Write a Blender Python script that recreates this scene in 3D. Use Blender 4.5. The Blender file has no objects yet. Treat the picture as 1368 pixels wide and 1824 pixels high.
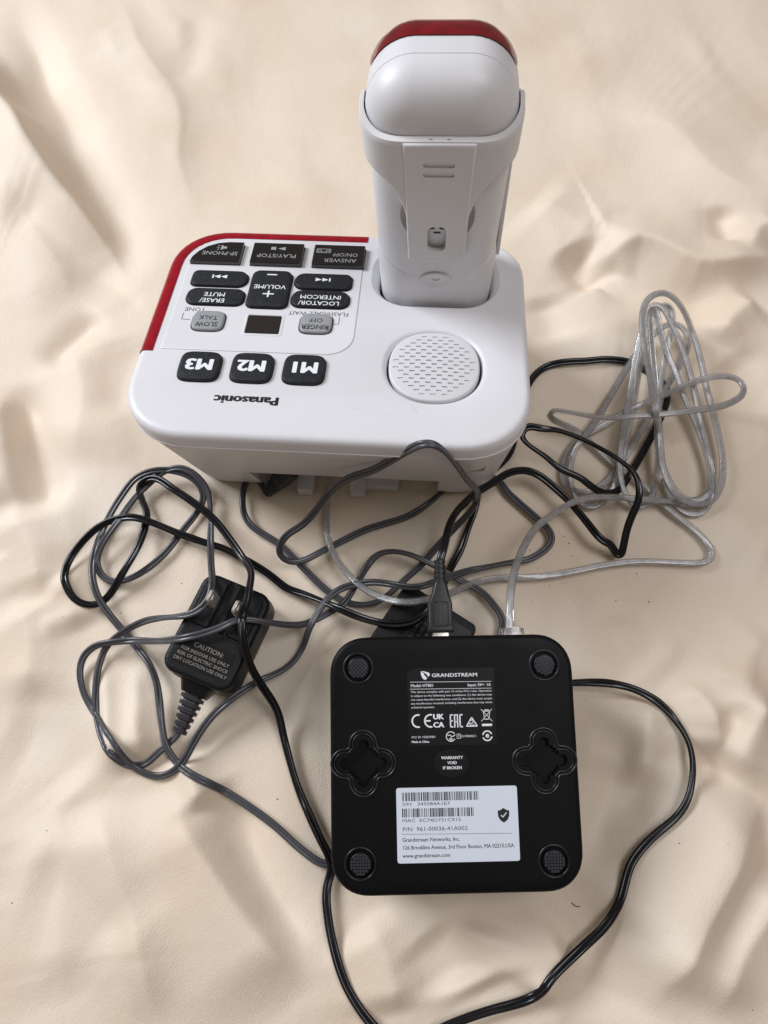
import bpy, bmesh, math, random
import numpy as np
from mathutils import Matrix, Vector
random.seed(7); RNG = np.random.default_rng(7)
SC = bpy.context.scene; COL = SC.collection
rad = math.radians
# ------------------------------------------------------------------ camera
F_PX, CX, CY, CAM_H = 1266.0, 684.0, 912.0, 0.35
CAM_R = np.array([[0.9995959414, 0.0, -0.0284245291],
                  [0.0094789896, -0.9427574529, 0.3333444670],
                  [-0.0267974367, -0.3334792121, -0.9423765237]])
cam = bpy.data.cameras.new('camera'); camo = bpy.data.objects.new('camera', cam); COL.objects.link(camo)
cam.sensor_fit = 'VERTICAL'; cam.sensor_height = 36.0; cam.sensor_width = 27.0
cam.lens = F_PX / 1824.0 * 36.0
cam.clip_start = 0.005; cam.clip_end = 20.0
M = Matrix.Identity(4)
for i in range(3):
    M[i][0] = CAM_R[i, 0]; M[i][1] = -CAM_R[i, 1]; M[i][2] = -CAM_R[i, 2]
M[2][3] = CAM_H
camo.matrix_world = M
SC.camera = camo
# ------------------------------------------------------------------ light
SC.view_settings.view_transform = 'Standard'; SC.view_settings.look = 'None'
SC.view_settings.exposure = 0.0; SC.view_settings.gamma = 1.0
world = bpy.data.worlds.new('World'); SC.world = world; world.use_nodes = True
wb = world.node_tree.nodes['Background']
wb.inputs['Color'].default_value = (1.0, 0.84, 0.70, 1); wb.inputs['Strength'].default_value = 0.17

def area(name, loc, target, sx, sy, power, color):
    l = bpy.data.lights.new(name, 'AREA'); l.shape = 'RECTANGLE'; l.size = sx; l.size_y = sy
    l.energy = power; l.color = color
    o = bpy.data.objects.new(name, l); COL.objects.link(o)
    o.location = loc
    o.rotation_euler = (Vector(target) - Vector(loc)).to_track_quat('-Z', 'Y').to_euler()
    return o
area('window_light', (-1.5, 0.95, 1.2), (0, 0.15, 0), 0.85, 0.85, 45, (0.89, 0.93, 1.0))
area('ceiling_light', (0.6, 0.15, 1.6), (0, 0.15, 0), 0.7, 0.7, 10, (0.96, 0.96, 1.0))

# ------------------------------------------------------------------ helpers (millimetres in, metres out)
def at(px, py, z=0.0):
    """point (mm) where the sight line through a pixel of the photograph meets height z (mm)"""
    r = CAM_R @ np.array([(px - CX) / F_PX, (py - CY) / F_PX, 1.0])
    t = (z / 1000.0 - CAM_H) / r[2]
    return Vector((r[0] * t * 1000, r[1] * t * 1000, z))

def empty(name, loc, rot=(0, 0, 0), label=None, cat=None, group=None):
    o = bpy.data.objects.new(name, None); COL.objects.link(o)
    o.empty_display_size = 0.01
    o.location = Vector(loc) / 1000; o.rotation_euler = rot
    tag(o, label, cat, group)
    o.matrix_world  # keep
    return o

def tag(o, label=None, cat=None, group=None, kind=None):
    for k, v in (('label', label), ('category', cat), ('group', group), ('kind', kind)):
        if v: o[k] = v
    return o

def from_bm(name, bm, m, parent=None, basis=None, smooth=35, scale=0.001):
    me = bpy.data.meshes.new(name)
    bmesh.ops.recalc_face_normals(bm, faces=bm.faces)
    bm.to_mesh(me); bm.free()
    me.transform(Matrix.Scale(scale, 4))
    return from_mesh(name, me, m, parent, basis, smooth)

def from_mesh(name, me, m, parent=None, basis=None, smooth=35):
    me.name = name
    if m is not None:
        me.materials.clear(); me.materials.append(m)
    for p in me.polygons: p.use_smooth = smooth > 0
    if smooth and smooth < 180: me.set_sharp_from_angle(angle=rad(smooth))
    o = bpy.data.objects.new(name, me); COL.objects.link(o)
    if parent is not None: o.parent = parent
    if basis is not None: o.matrix_basis = basis
    return o

def mmT(mat):  # matrix with mm translation -> metres
    q = mat.copy(); q.translation = q.translation / 1000; return q

def rr(hw, hh, r, n=6, cx=0, cy=0, p=2.0):
    """rounded rectangle, counter-clockwise; r is one radius or four (tr, tl, bl, br)"""
    rs = r if isinstance(r, (tuple, list)) else (r,) * 4
    out = []
    for k, (sx, sy) in enumerate(((1, 1), (-1, 1), (-1, -1), (1, -1))):
        q = min(rs[k], hw, hh)
        for i in range(n + 1):
            a = math.pi / 2 * (k + i / n)
            c, s = math.cos(a), math.sin(a)
            c = math.copysign(abs(c) ** (2 / p), c); s = math.copysign(abs(s) ** (2 / p), s)
            out.append((cx + sx * (hw - q) + q * c, cy + sy * (hh - q) + q * s))
    return out

def superell(a, b, p=3.5, n=40, cx=0, cy=0):
    out = []
    for i in range(n):
        t = 2 * math.pi * i / n; c, s = math.cos(t), math.sin(t)
        out.append((cx + a * math.copysign(abs(c) ** (2 / p), c), cy + b * math.copysign(abs(s) ** (2 / p), s)))
    return out

def inset_poly(pts, d):
    """move a closed ccw outline inward by d"""
    n = len(pts); out = []
    for i in range(n):
        a, b, c = Vector(pts[i - 1]), Vector(pts[i]), Vector(pts[(i + 1) % n])
        e1 = (b - a); e2 = (c - b)
        if e1.length < 1e-6: e1 = e2
        if e2.length < 1e-6: e2 = e1
        e1.normalize(); e2.normalize()
        n1 = Vector((-e1.y, e1.x)); n2 = Vector((-e2.y, e2.x))
        m = n1 + n2
        k = d / max(0.35, (1 + n1.dot(n2)) / 2) / 2
        q = b + m * k
        out.append((q.x, q.y))
    return out

def loft(rings, bm=None, caps=(True, True), closed=True):
    bm = bm or bmesh.new()
    vs = [[bm.verts.new(p) for p in r] for r in rings]
    n = len(rings[0])
    for a, b in zip(vs, vs[1:]):
        for i in range(n if closed else n - 1):
            j = (i + 1) % n
            bm.faces.new((a[i], a[j], b[j], b[i]))
    if caps[0]: bm.faces.new(list(reversed(vs[0])))
    if caps[1]: bm.faces.new(vs[-1])
    return bm

def pad(outline, z0, z1, bev=0.4, seg=3, dome=0.0, bm=None):
    """upright prism with a rounded upper edge (z0 low, z1 high)"""
    rings = [[(x, y, z0) for x, y in outline], [(x, y, z1 - bev) for x, y in outline]]
    for k in range(1, seg + 1):
        a = math.pi / 2 * k / seg
        o = inset_poly(outline, bev * (1 - math.cos(a)))
        rings.append([(x, y, z1 - bev + bev * math.sin(a)) for x, y in o])
    o = inset_poly(outline, bev + 0.15)
    if dome:
        cx = sum(x for x, _ in outline) / len(outline); cy = sum(y for _, y in outline) / len(outline)
        for f in (0.8, 0.55, 0.25):
            rings.append([(cx + (x - cx) * f, cy + (y - cy) * f, z1 + dome * (1 - f * f)) for x, y in o])
    else:
        rings.append([(x, y, z1) for x, y in o])
    return loft(rings, bm)

def box(bm, x0, x1, y0, y1, z0, z1, bev=0.0):
    if bev:
        return pad(rr((x1 - x0) / 2, (y1 - y0) / 2, bev * 1.5, 3, (x0 + x1) / 2, (y0 + y1) / 2), z0, z1, bev, 2, bm=bm)
    o = [(x0, y0), (x1, y0), (x1, y1), (x0, y1)]
    return loft([[(x, y, z0) for x, y in o], [(x, y, z1) for x, y in o]], bm)

def boolean(o, cutters, op='DIFFERENCE', smooth=35):
    """apply boolean cuts for good; the cutters are removed"""
    for c in cutters:
        m = o.modifiers.new('b', 'BOOLEAN'); m.operation = op; m.solver = 'EXACT'; m.object = c
    bpy.context.view_layer.update()
    dg = bpy.context.evaluated_depsgraph_get()
    me = bpy.data.meshes.new_from_object(o.evaluated_get(dg))
    old = o.data; nm = old.name; mats = list(old.materials)
    o.modifiers.clear(); o.data = me; bpy.data.meshes.remove(old); me.name = nm
    me.materials.clear()
    for x in mats: me.materials.append(x)
    for p in me.polygons: p.use_smooth = True; p.material_index = 0
    me.set_sharp_from_angle(angle=rad(smooth))
    for c in cutters:
        d = c.data; bpy.data.objects.remove(c); bpy.data.meshes.remove(d)

def ngon(bm, pts, z=0.0):
    return bm.faces.new([bm.verts.new((x, y, z)) for x, y in pts])

def catmull(pts, step=1.5):
    P = [np.array(p, float) for p in pts]
    P = [2 * P[0] - P[1]] + P + [2 * P[-1] - P[-2]]
    out = []
    for i in range(1, len(P) - 2):
        p0, p1, p2, p3 = P[i - 1:i + 3]
        t01 = max(np.linalg.norm(p1 - p0), 1e-3) ** .5; t12 = max(np.linalg.norm(p2 - p1), 1e-3) ** .5; t23 = max(np.linalg.norm(p3 - p2), 1e-3) ** .5
        m1 = (p2 - p1 + t12 * ((p1 - p0) / t01 - (p2 - p0) / (t01 + t12)))
        m2 = (p2 - p1 + t12 * ((p3 - p2) / t23 - (p3 - p1) / (t12 + t23)))
        n = max(2, int(np.linalg.norm(p2 - p1) / step))
        for k in range(n):
            t = k / n
            out.append((2 * t**3 - 3 * t**2 + 1) * p1 + (t**3 - 2 * t**2 + t) * m1 + (-2 * t**3 + 3 * t**2) * p2 + (t**3 - t**2) * m2)
    out.append(P[-2])
    return np.array(out)

def smooth_path(p, it=2):
    for _ in range(it):
        q = p.copy(); q[1:-1] = p[1:-1] * .5 + (p[:-2] + p[2:]) * .25; p = q
    return p

def sweep(path, sect, twist=None, bm=None, cap=True):
    """sweep a cross-section (width axis, thickness axis) along a path; twist in radians per point"""
    p = np.asarray(path, float); n = len(p)
    t = np.gradient(p, axis=0); t /= np.maximum(np.linalg.norm(t, axis=1), 1e-9)[:, None]
    rings = []; prev = None
    for i in range(n):
        s = np.cross(t[i], (0, 0, 1.0)); l = np.linalg.norm(s)
        if l < 0.15 and prev is not None: s = prev - t[i] * (prev @ t[i]); l = np.linalg.norm(s)
        s = s / max(l, 1e-6)
        if prev is not None and s @ prev < -0.3: s = -s
        if prev is not None:
            s = s * .5 + prev * .5; s = s - t[i] * (s @ t[i]); s /= np.linalg.norm(s)
        prev = s
        u = np.cross(s, t[i])
        a = twist[i] if twist is not None else 0.0
        w = s * math.cos(a) + u * math.sin(a); h = -s * math.sin(a) + u * math.cos(a)
        rings.append([tuple(p[i] + w * x + h * y) for x, y in sect])
    return loft(rings, bm, (cap, cap))

def circ(r, n=10, cx=0, cy=0):
    return [(cx + r * math.cos(2 * math.pi * i / n), cy + r * math.sin(2 * math.pi * i / n)) for i in range(n)]

def twin(r, k=0.93, n=8):
    """outline of two wires moulded side by side"""
    d = r * k; a0 = math.acos(k); out = []
    for sx in (1, -1):
        for i in range(n + 1):
            a = -(math.pi - a0) + 2 * (math.pi - a0) * i / n
            out.append((sx * (d + r * math.cos(a)), sx * r * math.sin(a)))
    return out

def wander(n, amp, cells, seed):
    g = np.random.default_rng(seed).uniform(-1, 1, cells + 3)
    x = np.linspace(0, cells, n); i = x.astype(int); f = x - i; f = f * f * (3 - 2 * f)
    return amp * (g[i] * (1 - f) + g[i + 1] * f)

def tube(pts, r, bm=None, n=8):
    return sweep(np.array(pts, float), circ(r, n), None, bm)

def text(name, s, size, x, y, z, m, parent, basis=None, bold=0.0, align='CENTER', rot=0.0, sx=1.0, line=1.0, h=0.03):
    """flat printed lettering as a thin mesh; size is the cap height in mm, (x, y) the middle of the first baseline"""
    c = bpy.data.curves.new('t', 'FONT'); c.body = s; c.size = size / 0.7; c.align_x = align
    c.space_line = line; c.resolution_u = 2; c.extrude = h / 2
    o = bpy.data.objects.new('t', c); COL.objects.link(o)
    bpy.context.view_layer.update()
    me = bpy.data.meshes.new_from_object(o.evaluated_get(bpy.context.evaluated_depsgraph_get()))
    bpy.data.objects.remove(o); bpy.data.curves.remove(c)
    if bold:
        bm = bmesh.new(); d = bold * size
        for k, (ux, uy) in enumerate(((0, 0), (1, 0), (-1, 0), (0, 1), (0, -1), (.7, .7), (-.7, .7), (.7, -.7), (-.7, -.7))):
            n0 = len(bm.verts); bm.from_mesh(me); bm.verts.ensure_lookup_table()
            for v in bm.verts[n0:]: v.co += Vector((ux * d * 1.3, uy * d * .6, k * .0025))
        bm.to_mesh(me); bm.free()
    me.transform(Matrix.Scale(0.001, 4) @ Matrix.Translation((x, y, z + h / 2)) @ Matrix.Rotation(rot, 4, 'Z') @ Matrix.Diagonal((sx, 1, 1, 1)))
    return from_mesh(name, me, m, parent, basis, 0)

def flat(name, polys, z, m, parent, basis=None, h=0.03, rot=0.0, cx=0, cy=0):
    """flat printed shapes (list of outlines), each a thin plate"""
    bm = bmesh.new(); c, s = math.cos(rot), math.sin(rot)
    for o in polys:
        q = [(cx + c * x - s * y, cy + s * x + c * y) for x, y in o]
        loft([[(x, y, z) for x, y in q], [(x, y, z + h) for x, y in q]], bm)
    return from_bm(name, bm, m, parent, basis, 0)

def line(x0, y0, x1, y1, w):
    d = Vector((x1 - x0, y1 - y0)).normalized(); n = Vector((-d.y, d.x)) * w / 2
    return [(x0 - n.x, y0 - n.y), (x1 - n.x, y1 - n.y), (x1 + n.x, y1 + n.y), (x0 + n.x, y0 + n.y)]

def ringp(cx, cy, r, w, a0=0, a1=360, n=28):
    """an arc drawn as short bars"""
    out = []
    for i in range(n):
        a, b = rad(a0 + (a1 - a0) * i / n), rad(a0 + (a1 - a0) * (i + 1) / n)
        out.append([(cx + q * math.cos(t), cy + q * math.sin(t)) for q, t in ((r - w / 2, a), (r + w / 2, a), (r + w / 2, b), (r - w / 2, b))])
    return out

# ------------------------------------------------------------------ materials
def mat(name, col, rough=0.5, spec=0.5, metal=0.0, grain=0.0, gscale=1500, var=0.0, vscale=60, coat=0.0, specks=0.0, trans=0.0, sss=0.0, rvar=0.0):
    m = bpy.data.materials.new(name); m.use_nodes = True
    nt = m.node_tree; b = nt.nodes['Principled BSDF']; N = nt.nodes.new; L = nt.links.new
    b.inputs['Base Color'].default_value = (*col, 1); b.inputs['Roughness'].default_value = rough
    b.inputs['Specular IOR Level'].default_value = spec; b.inputs['Metallic'].default_value = metal
    b.inputs['Coat Weight'].default_value = coat; b.inputs['Coat Roughness'].default_value = 0.08
    b.inputs['Transmission Weight'].default_value = trans
    if sss:
        b.inputs['Subsurface Weight'].default_value = sss; b.inputs['Subsurface Radius'].default_value = (1, .8, .7); b.inputs['Subsurface Scale'].default_value = 0.001
    tc = N('ShaderNodeTexCoord'); src = None
    if grain:
        n = N('ShaderNodeTexNoise'); n.inputs['Scale'].default_value = gscale; n.inputs['Detail'].default_value = 2
        L(tc.outputs['Object'], n.inputs['Vector'])
        bp = N('ShaderNodeBump'); bp.inputs['Strength'].default_value = grain; bp.inputs['Distance'].default_value = 0.0003
        L(n.outputs['Fac'], bp.inputs['Height']); L(bp.outputs['Normal'], b.inputs['Normal'])
    if var or rvar:
        n = N('ShaderNodeTexNoise'); n.inputs['Scale'].default_value = vscale; n.inputs['Detail'].default_value = 5
        L(tc.outputs['Object'], n.inputs['Vector'])
        if var:
            r = N('ShaderNodeValToRGB'); e = r.color_ramp.elements
            e[0].position = .3; e[1].position = .7
            e[0].color = (*[c * (1 - var) for c in col], 1); e[1].color = (*[min(1, c * (1 + var)) for c in col], 1)
            L(n.outputs['Fac'], r.inputs['Fac']); src = r.outputs['Color']
        if rvar:
            mr = N('ShaderNodeMapRange'); mr.inputs['From Min'].default_value = .3; mr.inputs['From Max'].default_value = .7
            mr.inputs['To Min'].default_value = rough - rvar; mr.inputs['To Max'].default_value = rough + rvar
            L(n.outputs['Fac'], mr.inputs['Value']); L(mr.outputs['Result'], b.inputs['Roughness'])
    if specks:
        v = N('ShaderNodeTexNoise'); v.inputs['Scale'].default_value = 2600; v.inputs['Detail'].default_value = 1
        L(tc.outputs['Object'], v.inputs['Vector'])
        r = N('ShaderNodeValToRGB'); e = r.color_ramp.elements
        e[0].position = .66; e[0].color = (0, 0, 0, 1); e[1].position = .78; e[1].color = (specks, specks, specks, 1)
        L(v.outputs['Fac'], r.inputs['Fac'])
        mx = N('ShaderNodeMix'); mx.data_type = 'RGBA'
        L(r.outputs['Color'], mx.inputs['Factor'])
        if src: L(src, mx.inputs[6])
        else: mx.inputs[6].default_value = (*col, 1)
        mx.inputs[7].default_value = (.42, .42, .43, 1)
        src = mx.outputs[2]
    if src: L(src, b.inputs['Base Color'])
    return m

WHITE = mat('white_plastic', (.70, .695, .715), .42, .45, grain=.10, gscale=2600, var=.012, vscale=30, rvar=.05)
WHITE2 = mat('white_plastic_handset', (.70, .695, .715), .40, .45, grain=.07, gscale=2600, var=.012, vscale=30, rvar=.04)
CLIPM = mat('white_plastic_clip', (.69, .68, .685), .45, .4, grain=.10, gscale=2600, var=.012, vscale=30)
DARK = mat('dark_gap', (.02, .02, .02), .6)
BTN = mat('charcoal_rubber', (.013, .0145, .018), .55, .3, grain=.15, gscale=2500, specks=.35, rvar=.08, vscale=150)
GLOSSB = mat('glossy_black_key', (.008, .008, .009), .12, .5, coat=.6, specks=.12)
GREYB = mat('grey_key', (.30, .31, .32), .5, .4, grain=.1)
RED = mat('red_lens', (.30, .003, .014), .22, .5, coat=.4, var=.18, vscale=220)
REDD = mat('red_lens_deep', (.17, .0015, .007), .22, .5, coat=.4, var=.35, vscale=160)
INKW = mat('white_ink', (.80, .82, .84), .5)
INKG = mat('grey_ink', (.36, .36, .36), .5)
INKK = mat('black_ink', (.012, .012, .014), .45)
INKD = mat('dark_ink', (.05, .05, .055), .5)
SMOKE = mat('smoked_window', (.020, .017, .016), .15, .5, coat=.5, specks=.15)
GRILLE = mat('grille_plastic', (.66, .655, .675), .45, .45, grain=.08, gscale=2600)
BOXM = mat('black_casing', (.003, .003, .0036), .48, .14, grain=.18, gscale=3200, specks=.06, rvar=.05, vscale=70)
RIMM = mat('black_rim', (.010, .0105, .013), .30, .5, grain=.05)
LABB = mat('black_label', (.006, .006, .007), .42, .2, grain=.03)
LABW = mat('white_label', (.68, .735, .82), .45, .4, var=.01)
RUB = mat('rubber_foot_grey', (.030, .033, .039), .62, .35, grain=.5, gscale=1800)
ADAP = mat('textured_black', (.005, .0053, .0065), .44, .24, grain=.7, gscale=1500, var=.15, vscale=900)
ADAPS = mat('smooth_black', (.007, .007, .008), .34, .3, grain=.04)
METAL = mat('nickel', (.80, .77, .72), .30, .6, .7, var=.08, vscale=400)
CORDG = mat('grey_cord', (.066, .066, .074), .30, .5, var=.10, vscale=60)
CORDK = mat('black_cord', (.007, .007, .009), .22, .45, var=.15, vscale=60)
STRAIN = mat('grey_strain', (.040, .039, .045), .45, .35)
PLUGK = mat('black_moulded', (.012, .0125, .014), .42, .4, grain=.15, gscale=2200)
CLEARP = bpy.data.materials.new('clear_plastic')
WIREM = mat('tinned_wire', (.58, .58, .59), .28, .5, .6, var=.25, vscale=300)
THREADM = mat('red_thread', (.20, .03, .03), .8)
CRUMB = mat('dark_crumbs', (.05, .035, .025), .9)
BROWNG = mat('taupe_disc', (.30, .27, .27), .5)

def clear(m, tint, dens):
    m.use_nodes = True; nt = m.node_tree; nt.nodes.clear(); N = nt.nodes.new; L = nt.links.new
    out = N('ShaderNodeOutputMaterial'); tr = N('ShaderNodeBsdfTransparent'); tr.inputs['Color'].default_value = (*tint, 1)
    gl = N('ShaderNodeBsdfGlossy'); gl.inputs['Roughness'].default_value = .10
    df = N('ShaderNodeBsdfDiffuse'); df.inputs['Color'].default_value = (.74, .74, .75, 1)
    a = N('ShaderNodeMixShader'); a.inputs[0].default_value = dens
    L(tr.outputs[0], a.inputs[1]); L(df.outputs[0], a.inputs[2])
    fr = N('ShaderNodeFresnel'); fr.inputs['IOR'].default_value = 1.5
    mu = N('ShaderNodeMath'); mu.operation = 'MULTIPLY_ADD'; mu.inputs[1].default_value = .75; mu.inputs[2].default_value = .02
    L(fr.outputs[0], mu.inputs[0])
    b = N('ShaderNodeMixShader'); L(mu.outputs[0], b.inputs[0]); L(a.outputs[0], b.inputs[1]); L(gl.outputs[0], b.inputs[2])
    L(b.outputs[0], out.inputs['Surface'])
clear(CLEARP, (.93, .93, .93), .10)
CLEARS = bpy.data.materials.new('clear_sleeve'); clear(CLEARS, (.96, .96, .96), .14)

# cloth: cream satin with a fine woven nap
CLOTH = bpy.data.materials.new('cream_satin'); CLOTH.use_nodes = True
nt = CLOTH.node_tree; b = nt.nodes['Principled BSDF']; N = nt.nodes.new; L = nt.links.new
tc = N('ShaderNodeTexCoord')
n1 = N('ShaderNodeTexNoise'); n1.inputs['Scale'].default_value = 14; n1.inputs['Detail'].default_value = 4
L(tc.outputs['Object'], n1.inputs['Vector'])
r1 = N('ShaderNodeValToRGB'); e = r1.color_ramp.elements
e[0].position = .33; e[0].color = (.745, .616, .478, 1); e[1].position = .70; e[1].color = (.79, .695, .575, 1)
L(n1.outputs['Fac'], r1.inputs['Fac']); L(r1.outputs['Color'], b.inputs['Base Color'])
b.inputs['Roughness'].default_value = .54; b.inputs['Specular IOR Level'].default_value = .42
b.inputs['Sheen Weight'].default_value = .12; b.inputs['Sheen Roughness'].default_value = .4; b.inputs['Sheen Tint'].default_value = (1, .95, .88, 1)
mr_ = N('ShaderNodeMapping'); mr_.inputs['Rotation'].default_value = (0, 0, rad(32)); L(tc.outputs['Object'], mr_.inputs['Vector'])
mp = N('ShaderNodeMapping'); mp.inputs['Scale'].default_value = (1.0, .36, 1); L(mr_.outputs['Vector'], mp.inputs['Vector'])
n2 = N('ShaderNodeTexNoise'); n2.inputs['Scale'].default_value = 1700; n2.inputs['Detail'].default_value = 3; n2.inputs['Roughness'].default_value = .65
L(mp.outputs['Vector'], n2.inputs['Vector'])
n3 = N('ShaderNodeTexNoise'); n3.inputs['Scale'].default_value = 150; n3.inputs['Detail'].default_value = 6; n3.inputs['Roughness'].default_value = .6
L(mp.outputs['Vector'], n3.inputs['Vector'])
b1 = N('ShaderNodeBump'); b1.inputs['Strength'].default_value = .34; b1.inputs['Distance'].default_value = .0008
b2 = N('ShaderNodeBump'); b2.inputs['Strength'].default_value = .06; b2.inputs['Distance'].default_value = .003
L(n2.outputs['Fac'], b1.inputs['Height']); L(n3.outputs['Fac'], b2.inputs['Height'])
L(b2.outputs['Normal'], b1.inputs['Normal']); L(b1.outputs['Normal'], b.inputs['Normal'])

# ------------------------------------------------------------------ the cloth
def vnoise(x, y, seed):
    g = np.random.default_rng(seed).uniform(-1, 1, (128, 128))
    xi = np.floor(x).astype(int); yi = np.floor(y).astype(int); fx = x - xi; fy = y - yi
    fx = fx**3 * (fx * (6 * fx - 15) + 10); fy = fy**3 * (fy * (6 * fy - 15) + 10)
    q = lambda a, c: g[a % 128, c % 128]
    return (q(xi, yi) * (1 - fx) + q(xi + 1, yi) * fx) * (1 - fy) + (q(xi, yi + 1) * (1 - fx) + q(xi + 1, yi + 1) * fx) * fy

# folds: (points in photo pixels, height mm, width on the + side, width on the - side)
# + side: image right for folds drawn downwards, image top for folds drawn left to right
FOLDS = [
    ([(-60, 60), (20, 200), (95, 310), (160, 410), (205, 480), (232, 520)], 16, 9, 34),
    ([(20, -10), (90, 170), (150, 310), (200, 430), (235, 520)], -9.1, 22, 14),
    ([(200, -20), (235, 60), (290, 150), (315, 240), (335, 330), (350, 410)], 2.6, 9, 24),
    ([(345, 10), (345, 70), (320, 130), (300, 165)], -1.5, 10, 10),
    ([(-10, 700), (14, 780), (30, 855), (36, 930)], 7, 8, 22),
    ([(26, 680), (44, 765), (62, 855), (70, 935)], -7.5, 10, 8),
    ([(0, 380), (70, 400), (150, 470), (210, 540)], -7, 25, 18),
    ([(120, 600), (150, 660), (150, 740), (120, 840)], 4, 26, 18),
    ([(180, 555), (145, 590), (108, 630), (82, 655)], -4.5, 10, 9),
    ([(285, 1390), (338, 1470), (398, 1560), (452, 1630), (540, 1770)], 7, 11, 30),
    ([(385, 1370), (425, 1455), (460, 1540), (500, 1612), (560, 1700)], -4.5, 7, 9),
    ([(188, 1165), (196, 1230), (212, 1300), (236, 1390)], 5.9, 7, 7),
    ([(238, 1170), (252, 1240), (262, 1300), (282, 1370)], 6.5, 8, 9),
    ([(330, 1330), (350, 1390), (372, 1430)], 5.2, 8, 9),
    ([(100, 1020), (140, 1060), (170, 1120)], 4, 10, 14),
    ([(0, 1300), (90, 1340), (150, 1420)], -3, 20, 25),
    ([(60, 1560), (160, 1600), (240, 1700)], -3, 25, 25),
    ([(1112, 1290), (1096, 1370), (1078, 1470), (1064, 1580)], -4.5, 11, 9),
    ([(1140, 1225), (1132, 1320), (1120, 1420)], 7.5, 16, 16),
    ([(1195, 1190), (1240, 1250), (1262, 1310), (1256, 1380)], 5.5, 8, 14),
    ([(1310, 1240), (1285, 1310), (1258, 1380), (1225, 1425)], -4.5, 9, 8),
    ([(1368, 1400), (1310, 1500), (1245, 1620), (1190, 1740), (1150, 1830)], 10, 12, 28),
    ([(1400, 1420), (1340, 1520), (1275, 1640), (1225, 1760)], -5.6, 14, 12),
    ([(1360, 1230), (1310, 1330), (1290, 1400)], 8.4, 16, 12),
    ([(1020, 1690), (960, 1740), (935, 1790)], 4.8, 10, 14),
    ([(760, 1640), (790, 1700), (805, 1760)], -4, 14, 14),
    ([(940, 360), (1000, 400), (1060, 440)], 4, 24, 24),
    ([(1010, 440), (1035, 480), (1062, 515)], -7.8, 14, 10),
    ([(1010, 460), (1080, 462), (1130, 446), (1180, 468), (1230, 492), (1300, 486), (1400, 466)], 9.1, 26, 11),
    ([(1060, 510), (1130, 520), (1210, 545), (1290, 540)], -3, 12, 14),
    ([(1060, 190), (1190, 245), (1260, 320), (1310, 352), (1440, 362), (1640, 380)], 7.5, 55, 20),
    ([(1282, 380), (1288, 420), (1296, 458)], -4.5, 7, 10),
    ([(1385, 400), (1338, 425), (1316, 472)], 4.5, 12, 8),
    ([(1345, 540), (1300, 580), (1275, 620)], 6, 14, 12),
    ([(1290, 640), (1340, 690), (1400, 720)], -4, 14, 16),
    ([(960, 520), (985, 570), (1010, 620)], -4, 14, 14),
    ([(1190, 1340), (1150, 1390), (1126, 1440), (1118, 1490)], -2.2, 9, 7),
    ([(1085, 1090), (1105, 1140), (1150, 1185)], -5, 10, 13),
    ([(1130, 1060), (1160, 1120), (1215, 1170)], 3.5, 14, 12),
    ([(940, 1050), (990, 1060), (1040, 1110)], -2.5, 12, 10),
    ([(980, 880), (990, 930), (1000, 990)], -2, 9, 9),
    ([(560, 940), (600, 990), (640, 1010)], 2, 9, 9),
    ([(560, 1020), (600, 1050)], -2, 8, 8),
    ([(640, 120), (620, 260), (560, 360)], -1.5, 60, 50),
    ([(700, 60), (900, 40), (1100, 30), (1250, 60)], 3, 40, 50),
    ([(450, 90), (430, 240), (470, 360)], -2.5, 40, 40),
    ([(1000, 60), (1060, 180), (1080, 300)], 3, 40, 30),
    ([(250, 600), (215, 680), (205, 760)], -3, 12, 14),
    ([(1210, 900), (1260, 960), (1330, 1010)], 2.5, 16, 16),
    ([(1290, 1040), (1250, 1100), (1230, 1180)], -2, 16, 16),
    ([(60, -40), (140, 150), (200, 310), (243, 430)], 2.2, 16, 24),
    ([(1400, 1540), (1310, 1690), (1255, 1830)], 6.5, 12, 22),
    ([(1095, 472), (1080, 498), (1064, 520)], -3.5, 8, 8),
    ([(1368, 1130), (1320, 1180), (1300, 1240)], 5, 12, 16),
    ([(-10, 330), (60, 400), (110, 490), (130, 560)], 3.2, 13, 26),
    ([(20, 1060), (70, 1150), (60, 1270)], 4, 18, 14),
    ([(180, 1420), (215, 1530), (260, 1680), (300, 1830)], 5, 12, 20),
    ([(1110, 1600), (1085, 1680), (1060, 1760), (1050, 1840)], -4, 22, 16),
    ([(640, 1620), (680, 1700), (700, 1800)], 4, 14, 20),
    ([(860, 1640), (850, 1700), (870, 1770)], 3.5, 16, 18),
    ([(120, 1440), (130, 1560), (110, 1700), (120, 1800)], 4, 26, 20),
    ([(1300, 900), (1330, 960), (1400, 1000)], 5, 16, 14),
    ([(1180, 1080), (1250, 1150), (1300, 1230), (1380, 1260)], 5, 14, 18),
    ([(20, 900), (60, 980), (70, 1080)], 5, 16, 16),
]
STEP = 1.6
gx = np.arange(-500, 501, STEP); gy = np.arange(-320, 801, STEP)
X, Y = np.meshgrid(gx, gy)
Zc = np.zeros_like(X)
wx = X + 9 * vnoise(X / 45, Y / 45, 1); wy = Y + 9 * vnoise(X / 45, Y / 45, 2)
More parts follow.
